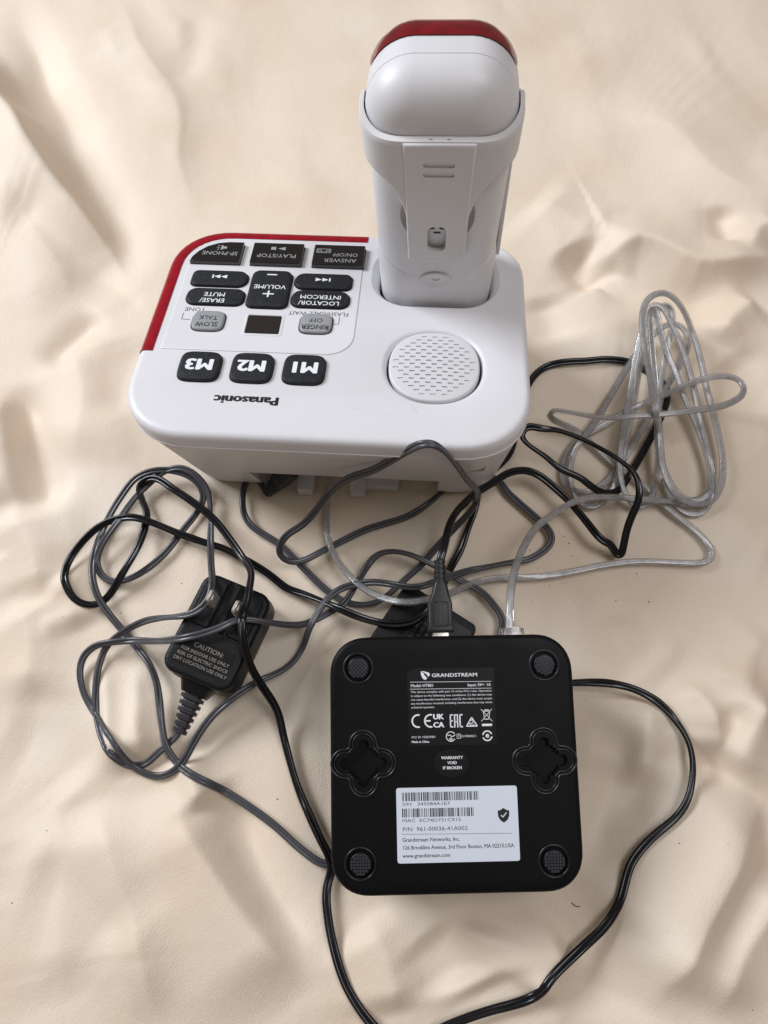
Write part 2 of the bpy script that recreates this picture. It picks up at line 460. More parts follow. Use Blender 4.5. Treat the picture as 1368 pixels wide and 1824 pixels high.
def press(p, amp, wp, wn, sharp):
    global Zc
    lim = 4.2 * max(wp, wn)
    sel = (X > p[:, 0].min() - lim) & (X < p[:, 0].max() + lim) & (Y > p[:, 1].min() - lim) & (Y < p[:, 1].max() + lim)
    xx, yy = (X[sel] * .6 + wx[sel] * .4), (Y[sel] * .6 + wy[sel] * .4)
    best = np.full(xx.shape, 1e9); sd = np.zeros_like(best); arc = np.zeros_like(best)
    seg = np.diff(p, axis=0); ln = np.linalg.norm(seg, axis=1); cum = np.concatenate(([0], np.cumsum(ln)))
    for i in range(len(seg)):
        dx, dy = xx - p[i, 0], yy - p[i, 1]
        t = np.clip((dx * seg[i, 0] + dy * seg[i, 1]) / ln[i]**2, 0, 1)
        ex, ey = dx - t * seg[i, 0], dy - t * seg[i, 1]
        d = np.hypot(ex, ey); m_ = d < best
        best[m_] = d[m_]; sd[m_] = np.sign(seg[i, 0] * ey - seg[i, 1] * ex)[m_]; arc[m_] = (cum[i] + t * ln[i])[m_]
    a = arc / cum[-1]; en = np.clip(np.minimum(a, 1 - a) / .28, 0, 1); en = en * en * (3 - 2 * en)
    w = np.where(sd > 0, wp, wn)
    # blend the two widths near the crest so the surface has no kink
    w = np.where(best < 3, (wp * (1 + sd * best / 3) + wn * (1 - sd * best / 3)) / 2, w)
    Zc[sel] += amp * en * np.exp(-(best / w) ** sharp)
DIRS = []
for pts, amp, wp, wn in FOLDS:
    p = catmull([at(*q)[:2] for q in pts], 6.0)
    press(p, amp * 1.55, wp, wn, 1.42 if amp > 0 else 1.8)
    m_ = len(p) // 2; d_ = p[min(m_ + 2, len(p) - 1)] - p[max(m_ - 2, 0)]
    DIRS.append((p, math.atan2(d_[1], d_[0]), max(wp, wn)))
# small creases that run along and beside the large folds
rc = random.Random(23)
for k in range(26):
    p, a, w_ = rc.choice(DIRS)
    q = p[rc.randrange(len(p))] + np.array((rc.gauss(0, w_ * 1.1), rc.gauss(0, w_ * 1.1)))
    a += rc.gauss(0, .28) + (math.pi / 2 if rc.random() < .12 else 0)
    l = rc.uniform(14, 46); c_ = rc.uniform(-.012, .012)
    L_ = [q + t * l * np.array((math.cos(a + c_ * t * l), math.sin(a + c_ * t * l))) for t in (-.5, -.17, .17, .5)]
    press(catmull(L_, 6.0), rc.choice((1, -1, 1)) * rc.uniform(.4, 1.2), rc.uniform(3.5, 8), rc.uniform(5, 12), 1.6)
Zc += 2.2 * vnoise(wx / 70, wy / 70, 3) + .8 * vnoise((wx + .45 * wy) / 30, (wy - .45 * wx) / 75, 4) + .2 * vnoise((wx + .5 * wy) / 15, (wy - .5 * wx) / 34, 9) + .12 * vnoise(wx / 13 + wy / 40, wy / 19, 5) + .05 * vnoise(wx / 6, wy / 8, 6) + .03 * vnoise(X / 3.2, Y / 3.6, 8)
# the cloth lies flat under what stands on it
def flatten(cx, cy, hw, hh, rot, soft, depth=0.0):
    c, s = math.cos(-rot), math.sin(-rot)
    x = (X - cx) * c - (Y - cy) * s; y = (X - cx) * s + (Y - cy) * c
    d = np.hypot(np.maximum(np.abs(x) - hw, 0), np.maximum(np.abs(y) - hh, 0))
    k = np.clip(d / soft, 0, 1); k = k * k * (3 - 2 * k)
    return k
K = np.minimum.reduce([flatten(-28, 194, 76, 52, rad(-3), 28), flatten(20, 0, 46, 46, rad(1.5), 22), flatten(-88, 56, 20, 28, rad(-21.7), 14), flatten(3, 48, 30, 24, rad(57), 14)])
low = flatten(-40, 90, 95, 45, 0, 40) * .75 + .25          # few waves between the cables
right = flatten(125, 120, 70, 60, 0, 40) * .6 + .4
Zc = np.where(Zc > 0, Zc, Zc * .8) * K * np.minimum(low, right)
Zc = np.where(Zc * 1.0 > 0, Zc, Zc)
nx_, ny_ = len(gx), len(gy)
verts = np.stack([X, Y, Zc], -1).reshape(-1, 3) / 1000
idx = np.arange(nx_ * ny_).reshape(ny_, nx_)
quads = np.stack([idx[:-1, :-1], idx[:-1, 1:], idx[1:, 1:], idx[1:, :-1]], -1).reshape(-1, 4)
me = bpy.data.meshes.new('cloth')
me.vertices.add(len(verts)); me.vertices.foreach_set('co', verts.ravel().astype(np.float32))
me.loops.add(quads.size); me.loops.foreach_set('vertex_index', quads.ravel().astype(np.int32))
me.polygons.add(len(quads)); me.polygons.foreach_set('loop_start', np.arange(0, quads.size, 4, dtype=np.int32))
me.update(calc_edges=True)
cloth = from_mesh('cloth', me, CLOTH, smooth=180)
tag(cloth, kind='structure', label='cream satin cloth lying in soft folds under everything')

def ground(x, y):
    i = min(max((x + 500) / STEP, 0), nx_ - 2); j = min(max((y + 320) / STEP, 0), ny_ - 2)
    return float(Zc[int(j), int(i)])

# ================================================================== PHONE BASE
YAW = rad(-3); SL = rad(14)
base = empty('answering_machine', (-32.0, 151.6, 0), (0, 0, YAW),
             'white phone base with black keys, red light strip and round speaker', 'phone base station')
TOPF = Matrix(((1, 0, 0, 0), (0, math.cos(SL), math.sin(SL), 0), (0, -math.sin(SL), math.cos(SL), 86.3), (0, 0, 0, 1)))
TOP = mmT(TOPF)
def outline(ins, n=9):
    return rr(85.2 - ins, 66.3 - ins, (26 - ins * .8, 27 - ins * .8, 30 - ins * .8, 30 - ins * .8), n, 0, 34.2, 2.15)
PROF = [(3.8, 0.0), (3.0, -.03), (2.2, -.16), (1.5, -.45), (.85, -.95), (.38, -1.6), (.1, -2.4), (0, -3.2), (.35, -7.9), (.1, -8.15), (.1, -8.4)]
SEAM = [(.75, -8.6), (1.5, -8.7), (1.5, -9.1), (1.0, -9.2), (1.05, -9.8)]
rings = [[(x, y, w) for x, y in outline(i)] for i, w in PROF + SEAM]
cs, sn = math.cos(SL), math.sin(SL)
o12 = outline(1.05)
foot = rr(83, 54.5, (24, 24, 24, 24), 9, 0, 39.5, 2.15)
for f in (.12, .3, .55, .8, .94, 1.0):
    r = []
    for (x, v), (fx, fy) in zip(o12, foot):
        y0, z0 = v * cs - 9.8 * sn, 86.3 - v * sn - 9.8 * cs
        g = f if f < 1 else 1.025
        X_, Y_, Z_ = x + (fx - x) * g, y0 + (fy - y0) * g, z0 + (2.5 - z0) * f
        r.append((X_, Y_ * cs - (Z_ - 86.3) * sn, Y_ * sn + (Z_ - 86.3) * cs))
    rings.append(r)
hous = from_bm('housing', loft(rings), WHITE, base, TOP)
cutters = []
def cutter(bm, basis=TOP):
    c = from_bm('cutter', bm, None, base, basis); cutters.append(c); return c
# speaker well
SPK = (44.3, 12.0)
def ell(a, b, n=48, p=2.15): return superell(a, b, p, n, *SPK)
cutter(loft([[(x, y, z) for x, y in ell(a, b)] for a, b, z in ((20.6, 21.0, -3.2), (20.7, 21.1, -1.6), (21.1, 21.4, -.9), (21.9, 22.1, -.3), (23.0, 23.1, .0), (23.4, 23.4, .6))]))
# cradle well for the handset (upright hole with a dished lip)
HC = (43.6, 68.2)
cr = []
for g, z in ((1.3, 40), (1.3, 66), (1.6, 69), (2.4, 72), (3.6, 74.0)):
    cr.append([(x, y, z) for x, y in rr(27 + g, 19.5 + g * .8, 13 + g, 8, HC[0], HC[1] + .4)])
bmc = bmesh.new()
def lipz(y, d): return 86.3 - (y / math.cos(SL)) * math.sin(SL) + d
for k, (g, d) in enumerate(((.9, -40), (1.0, -6), (1.5, -3.6), (2.5, -1.7), (3.7, -.55), (5.2, .0), (6.0, .8))):
    cr_ = [(x, y, (lipz(y, d) if d > -20 else 44)) for x, y in rr(25.0 + g, 19.2 + g * (.45 if g > 2 else .8), 13 + g, 8, HC[0] - .3, HC[1] + .5)]
    if k == 0: crr = []
    crr.append(cr_)
bmc.free()
cutter(loft(crr), Matrix.Identity(4))
# jack recess low on the back wall, and a square dimple at each back corner
ID = Matrix.Identity(4)
bmr = bmesh.new(); loft([[(x, y, z) for x, y in ((-44, -40), (50, -40), (50, -2), (-40, -2))] for z in (-5, 34)], bmr); cutter(bmr, ID)
from mathutils.bvhtree import BVHTree
bvh = BVHTree.FromPolygons([v.co.copy() for v in hous.data.vertices], [tuple(p.vertices) for p in hous.data.polygons])
toloc = (Matrix.LocRotScale(base.location, base.rotation_euler, None) @ TOP).inverted()
for px, py in ((322, 815), (848, 840)):
    o_ = toloc @ Vector((0, 0, CAM_H)); d_ = (toloc @ (at(px, py, 10) / 1000) - o_).normalized()
    hit, nrm, _, _ = bvh.ray_cast(o_, d_)
    if hit is None: continue
    if nrm.dot(d_) > 0: nrm = -nrm
    up_ = Vector((0, 0, 1)); sx_ = up_.cross(nrm).normalized(); up_ = nrm.cross(sx_)
    bmr = bmesh.new(); box(bmr, -4.2, 4.2, -4.4, 4.4, -3.0, 4.0)
    fr_ = Matrix((sx_, up_, nrm)).transposed().to_4x4(); fr_.translation = hit * 1000
    bmesh.ops.transform(bmr, matrix=fr_, verts=bmr.verts); cutter(bmr, TOP)
boolean(hous, cutters)
# jack panel inside the recess
bmj = bmesh.new(); box(bmj, -39.8, 49.8, -4.2, -2.2, 2.8, 33.8); box(bmj, -38, -27, -5.0, -4.0, 6.5, 18.2, .3); box(bmj, -13, -1, -5.0, -4.0, 6.5, 18.5, .3)
from_bm('jack_panel', bmj, WHITE, base)
for x0, x1 in ((-23.4, -14.2), (4.4, 13.2)):
    bmt = bmesh.new(); pad([(x0 + .8, -19.5), (x1 - .8, -19.5), (x1, -16.5), (x1, 5), (x0, 5), (x0, -16.5)], 1.0, 7.6, 1.0, 3, bm=bmt)
    from_bm('wall_hook', bmt, WHITE, base)
bmt = bmesh.new(); box(bmt, 9.8, 30, -15, 5, .8, 6.0, .6); from_bm('wall_mount_plate', bmt, WHITE, base)
# foot pads under the base
for fx, fy in ((-50, 12), (50, 12), (-50, 78), (50, 78)):
    from_bm('foot', pad(circ(6, 16, fx, fy), -1.5, 4, .3), RUB, base)

# red light strip: wraps the far left corner of the top edge
def strip_rings(ins_list, grow):
    out = []
    for i, w in ins_list:
        o = outline(i - grow)
        n = len(o); seq = []
        # ccw from top-right; keep from u = 9.3 on the far edge round the far left corner to v = 14 on the left edge
        top = [q for q in o if q[1] > 95 - i and q[0] < 9.0]
        far_y = max(q[1] for q in o); left_x = min(q[0] for q in o)
        pts = [(9.2, far_y)] + [q for q in o if q[0] < -50 + 0 and q[1] > 60] + [(left_x, 55), (left_x, 35), (left_x, 14.2)]
        out.append([(x, y, w) for x, y in pts])
    return out
SP = [(6.6, .2), (6.3, .36), (4.2, .36), (3.2, .33), (2.3, .18), (1.6, -.12), (.9, -.65), (.4, -1.3), (.1, -2.6), (0, -3.4), (.45, -8.2)]
sr = strip_rings(SP, .35)
inner = strip_rings([(6.6, -.6), (2.6, -1.6), (1.2, -8.2)], 0)
from_bm('red_light_strip', loft([*[list(r) for r in sr], inner[2], inner[1], inner[0], sr[0]][:-1], caps=(False, False), closed=False), RED, base, TOP)
# white lip between strip and panel is the housing; the control panel sits slightly proud
def arc(cx, cy, r, a0, a1, n):
    return [(cx + r * math.cos(rad(a0 + (a1 - a0) * i / n)), cy + r * math.sin(rad(a0 + (a1 - a0) * i / n))) for i in range(n + 1)]
PANEL = [(-75.7, 15.6)] + arc(-3.5, 27.6, 12, 270, 360, 8) + [(8.5, 89.6)] + arc(-57.5, 71.4, 18.2, 90, 180, 9)
panel = from_bm('control_panel', pad(PANEL, -.5, .38, .35, 3), WHITE, base, TOP)
PZ = .38
def T180(name, s, size, x, y, z, m, parent, **k):
    return text(name, s, size, x, y, z, m, parent, None, rot=math.pi, **k)
def key(name, out, m, h=1.3, bev=.6, dome=.25, z0=PZ, gap=.55, frame=True, label=None):
    k = from_bm(name, pad(out, z0 - .6, z0 + h, bev, 4, dome), m, base, TOP)
    if frame:
        g = from_bm('key_gap', pad(inset_poly(out, -gap), z0 - .3, z0 + .05, .04, 1), DARK, k)
    if label: k['label'] = label
    return k
def shape(name, polys, z, m, parent, cx, cy, rot=math.pi):
    return flat(name, polys, z, m, parent, None, .04, rot, cx, cy)
# memory keys
for s, cx, cy in (('M3', -56.0, 5.2), ('M2', -33.4, 5.5), ('M1', -11.0, 5.7)):
    k = key('memory_key', superell(9.0, 8.4, 4.2, 44, cx, cy), BTN, 1.75, .9, .15, 0, .35, label='black %s memory key' % s)
    T180('lettering', s, 6.2, cx, cy + 3.1, 1.92, INKW, k, bold=.055, sx=1.10, h=.05)
T180('lettering', 'Panasonic', 4.3, -32.9, -10.3, .02, INKK, base, bold=.06, sx=1.12).matrix_basis = TOP
# top row: glossy keys
sp = [(-51.0, 73.3), (-51.0, 88.3), (-58, 88.3), (-63.5, 87.3), (-68.5, 84.6), (-72.2, 80.6), (-74.4, 76.4), (-75.0, 73.3)]
sp = list(reversed(sp))
pl = list(rr(12.4, 7.6, .5, 2, -33.6, 80.9)); an = list(rr(12.4, 7.6, .5, 2, -3.7, 80.9))
def isccw(o): return sum(o[i - 1][0] * o[i][1] - o[i][0] * o[i - 1][1] for i in range(len(o))) > 0
if not isccw(sp): sp = sp[::-1]
GZ = PZ + 2.1 + .01
k = key('speakerphone_key', sp, GLOSSB, 2.1, .35, 0, PZ, .3, label='glossy black key marked SP-PHONE')
T180('lettering', 'SP-PHONE', 2.7, -61.4, 80.6, GZ, INKG, k, sx=.98)
shape('icon', [[(-1.8, -.8), (-.4, -.8), (1.0, -2.0), (1.0, 2.0), (-.4, .8), (-1.8, .8)], line(1.8, -1, 2.8, -1.8, .35), line(1.8, 0, 3.2, 0, .35), line(1.8, 1, 2.8, 1.8, .35)], GZ, INKG, k, -60.5, 83.6)
k = key('play_stop_key', pl, GLOSSB, 2.1, .35, 0, PZ, .3, label='glossy black key marked PLAY/STOP')
T180('lettering', 'PLAY/STOP', 2.7, -33.6, 80.0, GZ, INKG, k, sx=1.0)
shape('icon', [[(-3.6, -1.3), (0, 0), (-3.6, 1.3)], [(1.0, -1.1), (3.4, -1.1), (3.4, 1.1), (1.0, 1.1)]], GZ, INKG, k, -33.6, 84.2)
k = key('answer_key', an, GLOSSB, 2.1, .35, 0, PZ, .3, label='glossy black key marked ANSWER ON/OFF')
T180('lettering', 'ANSWER', 2.7, -2.6, 78.0, GZ, INKG, k)
T180('lettering', 'ON/OFF', 2.5, -.6, 82.2, GZ, INKG, k, sx=.95)
shape('icon', ringp(-2.0, 0, .8, .35, n=14) + ringp(2.0, 0, .8, .35, n=14) + [line(-3.3, -1.4, 3.3, -1.4, .35), line(-3.3, 1.4, 3.3, 1.4, .35), line(-3.3, -1.4, -3.3, 1.4, .35), line(3.3, -1.4, 3.3, 1.4, .35), line(-2, .8, 2, .8, .3)], GZ, INKG, k, -11.2, 83.6)
# middle keys
MZ = PZ + 1.3 + .25 - .02
for nm, cx, cy in (('skip_forward_key', -58.4, 62.4), ('skip_back_key', -9.2, 62.6)):
    k = key(nm, rr(13.3, 5.3, (4.6, 3.0, 3.0, 4.6) if cx < -30 else (3.0, 4.6, 4.6, 3.0), 6, cx, cy), BTN)
    d = 1 if nm == 'skip_forward_key' else -1
    tri = lambda x: [(x, -1.25), (x + 3.0, 0), (x, 1.25)]
    P = [tri(-3.6), tri(-.4), line(3.1, -1.25, 3.1, 1.25, .7)]
    if d < 0: P = [[(-x, y) for x, y in q][::-1] for q in P]
    shape('icon', P, MZ, INKW, k, cx, cy + .4)
k = key('erase_key', rr(13.4, 5.4, (4.0, 4.6, 4.6, 4.0), 6, -58.0, 49.6), BTN, label='black key marked ERASE/MUTE')
T180('lettering', 'ERASE/', 2.7, -58.6, 47.3, MZ, INKW, k, bold=.012); T180('lettering', 'MUTE', 2.7, -58.2, 51.4, MZ, INKW, k, bold=.012)
k = key('locator_key', rr(13.3, 5.4, 4.4, 6, -9.2, 50.2), BTN, label='black key marked LOCATOR/INTERCOM')
T180('lettering', 'LOCATOR/', 2.65, -9.4, 47.9, MZ, INKW, k, bold=.012); T180('lettering', 'INTERCOM', 2.65, -9.0, 52.0, MZ, INKW, k, bold=.012)
k = key('volume_key', rr(9.4, 12.6, (3.8, 3.8, 3.2, 3.2), 6, -33.6, 56.0), BTN, 1.6)
VZ = PZ + 1.6 + .23
T180('lettering', 'VOLUME', 2.7, -33.4, 57.6, VZ, INKW, k, bold=.012)
shape('icon', [line(-2.6, 0, 2.6, 0, .8), line(0, -2.2, 0, -.4, .8), line(0, .4, 0, 2.2, .8)], VZ, INKW, k, -33.4, 51.4)
shape('icon', [line(-2.4, 0, 2.4, 0, .8)], VZ, INKW, k, -33.6, 65.0)
for s, cx, cy, nm in (('SLOW\nTALK', -58.0, 33.4, 'slow_talk_key'), ('RINGER\nOFF', -9.3, 34.2, 'ringer_key')):
    k = key(nm, superell(7.2, 6.2, 4.0, 40, cx, cy), GREYB, 1.3, .8, .3, label='small grey key marked ' + s.replace('\n', ' '))
    a_, b_ = s.split('\n')
    T180('lettering', a_, 2.7, cx, cy - .5 + 1.2 - 2.6, MZ + .03, INKK, k, sx=.92); T180('lettering', b_, 2.7, cx, cy + 2.3, MZ + .03, INKK, k, sx=.92)
disp = from_bm('display_window', pad(rr(7.7, 5.9, .7, 3, -32.9, 32.8), PZ - .3, PZ + .06, .04, 1), SMOKE, base, TOP)
from_bm('display_frame', loft([[(x, y, z) for x, y in rr(a, b_, c, 3, -32.9, 32.8)] for a, b_, c, z in ((9.0, 7.2, 1.4, PZ - .2), (9.0, 7.2, 1.4, PZ + .1), (8.6, 6.8, 1.2, PZ + .22), (7.9, 6.1, .8, PZ + .22), (7.75, 5.95, .7, PZ - .1))], caps=(False, False)), WHITE, base, TOP)
o = T180('lettering', 'TONE', 2.5, -65.8, 42.4, PZ + .01, INKD, panel); o = T180('lettering', 'FLASH/CALL WAIT', 2.5, -9.0, 42.5, PZ + .01, INKD, panel, sx=.93)
flat('bracket_mark', [line(-70.6, 38.6, -70.6, 34.4, .3), line(-70.75, 34.4, -66.6, 34.4, .3)], PZ + .01, INKD, panel)
flat('bracket_mark', [line(.8, 39.4, .8, 34.8, .3), line(.95, 34.8, -1.8, 34.8, .3)], PZ + .01, INKD, panel)

# speaker grille
gr = from_bm('speaker_grille', pad(superell(19.5, 20.4, 2.25, 56, *SPK), -3.1, .15, .9, 4, .75), GRILLE, base, TOP)
bms = bmesh.new()
for j in range(-8, 9):
    y = j * 2.12
    lim = math.sqrt(max(0, 18.1**2 - y * y))
    for i in range(-5, 6):
        x = (i + (.5 if j % 2 else 0)) * 4.7
        if abs(x) + 1.0 > lim: continue
        loft([[(px, py, z) for px, py in rr(1.25, .40, .38, 2, SPK[0] + x, SPK[1] + y)] for z in (-.12, 2.0)], bms)
c = from_bm('cutter', bms, None, base, TOP); boolean(gr, [c])
from_bm('speaker_well', pad(superell(20.4, 20.8, 2.15, 40, *SPK), -3.4, -3.0, .05, 1), DARK, base, TOP)
# scuffs on the top
bmx = bmesh.new()
for q in range(13):
    t = q / 12; px = 8 + 28 * t + random.uniform(-.8, .8); py = -13.2 - 5.2 * t + random.uniform(-.35, .35); a = rad(-11 + random.uniform(-9, 9)); l = random.uniform(.5, 1.5); w = random.uniform(.03, .06)
    if q > 8: px, py, a, l, w = 35.2 + .8 * (q - 9) + random.uniform(-.2, .2), -11.0 - 1.1 * (q - 9), rad(-40), random.uniform(.3, .6), .10
    ngon(bmx, [(px + l * math.cos(a), py + l * math.sin(a)), (px - w * math.sin(a), py + w * math.cos(a)), (px - l * math.cos(a), py - l * math.sin(a)), (px + w * math.sin(a), py - w * math.cos(a))][::-1], .03)
from_bm('scuff_marks', bmx, mat('scuff_grey', (.16, .15, .16), .7), base, TOP, 0)

# ================================================================== HANDSET
LEAN = rad(-3.2)
hand = empty('phone_handset', (15.5, 217.6, 46), (LEAN, rad(-1.2), YAW),
             'white cordless handset standing upright in the base with a dark red light on top', 'cordless handset')
HT = 131.0
def tap(z): return .905 + .118 * min(max(z, 0), 131) / 131
def front(ins, n=10):
    """front outline in x, z (shoulders rounder than the foot)"""
    rs = max(1.5, 17.5 - ins)
    o = rr(27 - ins, HT / 2 - ins, (rs, rs, max(1, 7 - ins), max(1, 7 - ins)), n, 0, HT / 2, 2.0)
    # crown the top a little
    return [(x * tap(z), z + (1.6 * (1 - (x / 27) ** 2) if z > HT - 20 - ins else 0)) for x, z in o]
def ysec(ys): return [[(x, y, z) for x, z in front(i)] for i, y in ys]
BK = 14.5
prof = []
for k in range(0, 9):
    a = math.pi / 2 * k / 8
    prof.append((BK * (1 - math.sin(a)) , -19 + BK * (1 - math.cos(a))))
prof = [(p, y) for p, y in prof] + [(.0, -3.6), (.25, -3.4), (.25, -3.1), (0, -2.9), (.1, 7), (.9, 13), (3.0, 17), (6, 19)]
hb = from_bm('shell', loft(ysec(prof)), WHITE2, hand)
# red lens over the shoulders, on the far side of the top
def lens(ins_y):
    out = []
    for i, y in ins_y:
        o = front(i); pts = [q for q in o if q[1] > HT - 12 - i * .4]
        pts.sort(key=lambda q: math.atan2(q[1] - (HT - 24), q[0]))
        out.append([(x, y, z) for x, z in pts])
    return out
m_ = lens([(-.35, 5.6), (-.35, 8), (-.15, 11), (.55, 14), (1.6, 16.4), (3.0, 17.6), (6, 19.3), (6, 15), (1.6, 6)])
nmin = min(len(r) for r in m_); m_ = [r[:nmin] if len(r) == nmin else [r[int(round(i * (len(r) - 1) / (nmin - 1)))] for i in range(nmin)] for r in m_]
from_bm('red_ringer_light', loft(m_, caps=(False, False), closed=False), REDD, hand)

def back_path(off, n=61, ymax=5.0, R=13.5):
    """path round the back of the handset from one side to the other (x, y), pushed out by off"""
    hw, hy = 27.0, 19.0
    a = [(-hw, ymax), (-hw, ymax - 3)]
    pts = [(-hw - off, ymax - (ymax + hy - R) * i / 8) for i in range(8)]
    for i in range(15):
        t = math.pi + math.pi / 2 * i / 14
        pts.append((-hw + R + (R + off) * math.cos(t), -hy + R + (R + off) * math.sin(t)))
    k = 16
    pts += [(-hw + R + (hw - R) * 2 * i / k, -hy - off) for i in range(1, k)]
    pts += [(-x, y) for x, y in pts[:23][::-1]]
    return pts
def shell_patch(zlo, zhi, off_out, off_in, rows, m, name, ymax=5.0):
    po = back_path(0, ymax=ymax); n = len(po)
    ln = [0]
    for i in range(1, n): ln.append(ln[-1] + math.dist(po[i], po[i - 1]))
    bm = bmesh.new(); outer = []; inner = []
    for i in range(n):
        s = (ln[i] - ln[-1] / 2)
        x0, y0 = po[i]
        ox, oy = back_path(1.0, ymax=ymax)[i]; nx, ny = ox - x0, oy - y0
        zl, zh = zlo(s), zhi(s)
        co, ci = [], []
        for j in range(rows + 1):
            z = zl + (zh - zl) * j / rows
            fo = off_out(s, z); fi = off_in(s, z)
            e_ = min(j, rows - j); rnd = (.55, .15)[e_] if e_ < 2 else 0
            co.append(bm.verts.new((x0 * tap(z) + nx * (fo - rnd), y0 + ny * (fo - rnd), z))); ci.append(bm.verts.new((x0 * tap(z) + nx * fi, y0 + ny * fi, z)))
        outer.append(co); inner.append(ci)
    for i in range(n - 1):
        for j in range(rows):
            bm.faces.new((outer[i][j], outer[i + 1][j], outer[i + 1][j + 1], outer[i][j + 1]))
            bm.faces.new((inner[i][j], inner[i][j + 1], inner[i + 1][j + 1], inner[i + 1][j]))
        bm.faces.new((outer[i][0], inner[i][0], inner[i + 1][0], outer[i + 1][0]))
        bm.faces.new((outer[i][rows], outer[i + 1][rows], inner[i + 1][rows], inner[i][rows]))
    for i in (0, n - 1):
        for j in range(rows):
            bm.faces.new((outer[i][j], outer[i][j + 1], inner[i][j + 1], inner[i][j]) if i == 0 else (outer[i][j], inner[i][j], inner[i][j + 1], outer[i][j + 1]))
    return from_bm(name, bm, m, hand, None, 40)
def sst(a, b, x):
    t = min(max((x - a) / (b - a), 0), 1); return t * t * (3 - 2 * t)
def clip_lo(s):
    a = abs(s)
    if a < 12: return 78.0
    return 78 + 22.0 * (1 - math.exp(-(a - 12) / 3.6)) + .8 * sst(22, 40, a)
def rim(s): return 3.0 * (1 - sst(24, 42, abs(s)))
clip = shell_patch(clip_lo, lambda s: 114.0 + 3.0 * sst(20, 38, abs(s)) - 3 * sst(40, 44, abs(s)), lambda s, z: 2.0 + 1.5 * (1 - sst(20, 36, abs(s))) - .8 * sst(39, 45, abs(s)),
                   lambda s, z: .2, 20, CLIPM, 'belt_clip')
def tongue(zs, hw0, hw1, r):
    """outline in x, z: a slightly tapering strip with rounded lower corners"""
    o = [(hw1, zs[1]), (-hw1, zs[1])]
    o += [(-hw0 + r - r * math.cos(rad(90 * i / 6)), zs[0] + r - r * math.sin(rad(90 * i / 6))) for i in range(7)]
    o += [(hw0 - r + r * math.sin(rad(90 * i / 6)), zs[0] + r - r * math.cos(rad(90 * i / 6))) for i in range(7)]
    return o
TG = tongue((56.4, 113.6), 11.6, 12.8, 2.2)
TG = TG if isccw(TG) else TG[::-1]
def tl(o, y): return [(x, y - 1.2 * max(0, (z - 60) / 54) * .3, z) for x, z in o]
tng = from_bm('clip_tongue', loft([tl(TG, -20.9), tl(TG, -22.2), tl(inset_poly(TG, .25), -22.65), tl(inset_poly(TG, .8), -22.9), tl(inset_poly(TG, 1.0), -22.9)]), CLIPM, clip)
cut = bmesh.new()
for z in (101.0, 105.2):
    o = [(x, z + q) for x, q in rr(5.7, 1.2, 1.15, 4)]
    loft([[(x, -30, zz) for x, zz in o], [(x, -19.6, zz) for x, zz in o]], cut)
o = [(x, 69.6 + q) for x, q in rr(3.7, 6.6, 2.6, 5)]
loft([[(x, -30, zz) for x, zz in o], [(x, -19.6, zz) for x, zz in o]], cut)
boolean(tng, [from_bm('cutter', cut, None, hand)], smooth=40)
# what shows through the clip window and beside it
from_bm('clip_hinge_disc', loft([[(x, -19.75, z) for x, z in circ(14.6, 40, 0, 78.5)], [(x, -18.2, z) for x, z in circ(14.6, 40, 0, 78.5)]]), BROWNG, hand)
bmq = bmesh.new()
for z, xs in ((74.7, (0,)), (72.5, (-2.4, 2.4)), (70.3, (0,))):
    for x in xs:
        o = rr(1.5, .45, .4, 3, x, z); loft([[(a, -20.05, b_) for a, b_ in o], [(a, -19.7, b_) for a, b_ in o]], bmq)
from_bm('ringer_slots', bmq, DARK, hand, None, 0)
bmq = bmesh.new(); o = rr(5.5, 8.0, 1, 3, 0, 69.6); loft([[(a, -19.95, b_) for a, b_ in o], [(a, -19.2, b_) for a, b_ in o]], bmq)
from_bm('clip_window_back', bmq, WHITE2, hand)
# battery cover with its catch
def cov_hi(s): return 51.0 - 7.5 * (1 - sst(4, 34, abs(s)))
cover = shell_patch(lambda s: 14.0, cov_hi, lambda s, z: .55, lambda s, z: -.4, 10, WHITE2, 'battery_cover', ymax=-1)
ct = [(x, z) for x, z in superell(6.3, 4.2, 2.0, 32, 0, 42.0)]
cat = from_bm('catch', loft([[(x, y, 42 + (z - 42) * f) for x, z in [((px) * f, pz) for px, pz in ct]] for f, y in ((1.08, -18.9), (1.06, -19.75), (1.0, -19.95), (.92, -19.85), (.84, -19.6), (.3, -19.5))]), WHITE2, cover)
flat_ = bmesh.new()
for p in ([(-1.9, 42.8), (0, 40.9), (1.9, 42.8), (0, 41.6)],):
    loft([[(x, -19.9, z) for x, z in p], [(x, -19.3, z) for x, z in p]], flat_)
from_bm('arrow_mark', flat_, CLIPM, cover, None, 0)
# socket cover on the right flank
bmq = bmesh.new(); o = rr(5.0, 27, 1.2, 4, 0.5, 68)
loft([[(26.2, y, z) for y, z in o], [(27.5, y, z) for y, z in o], [(27.8, y, z) for y, z in inset_poly(o, .4)]], bmq)
from_bm('socket_cover', bmq, WHITE2, hand)
# two pips on the clip rim
for x in (-3.2, 3.2):
    bmq = bmesh.new(); bmesh.ops.create_uvsphere(bmq, u_segments=10, v_segments=6, radius=.55, matrix=Matrix.Translation((x, -20.6, 114.3)))
    from_bm('rim_pip', bmq, CLIPM, hand)

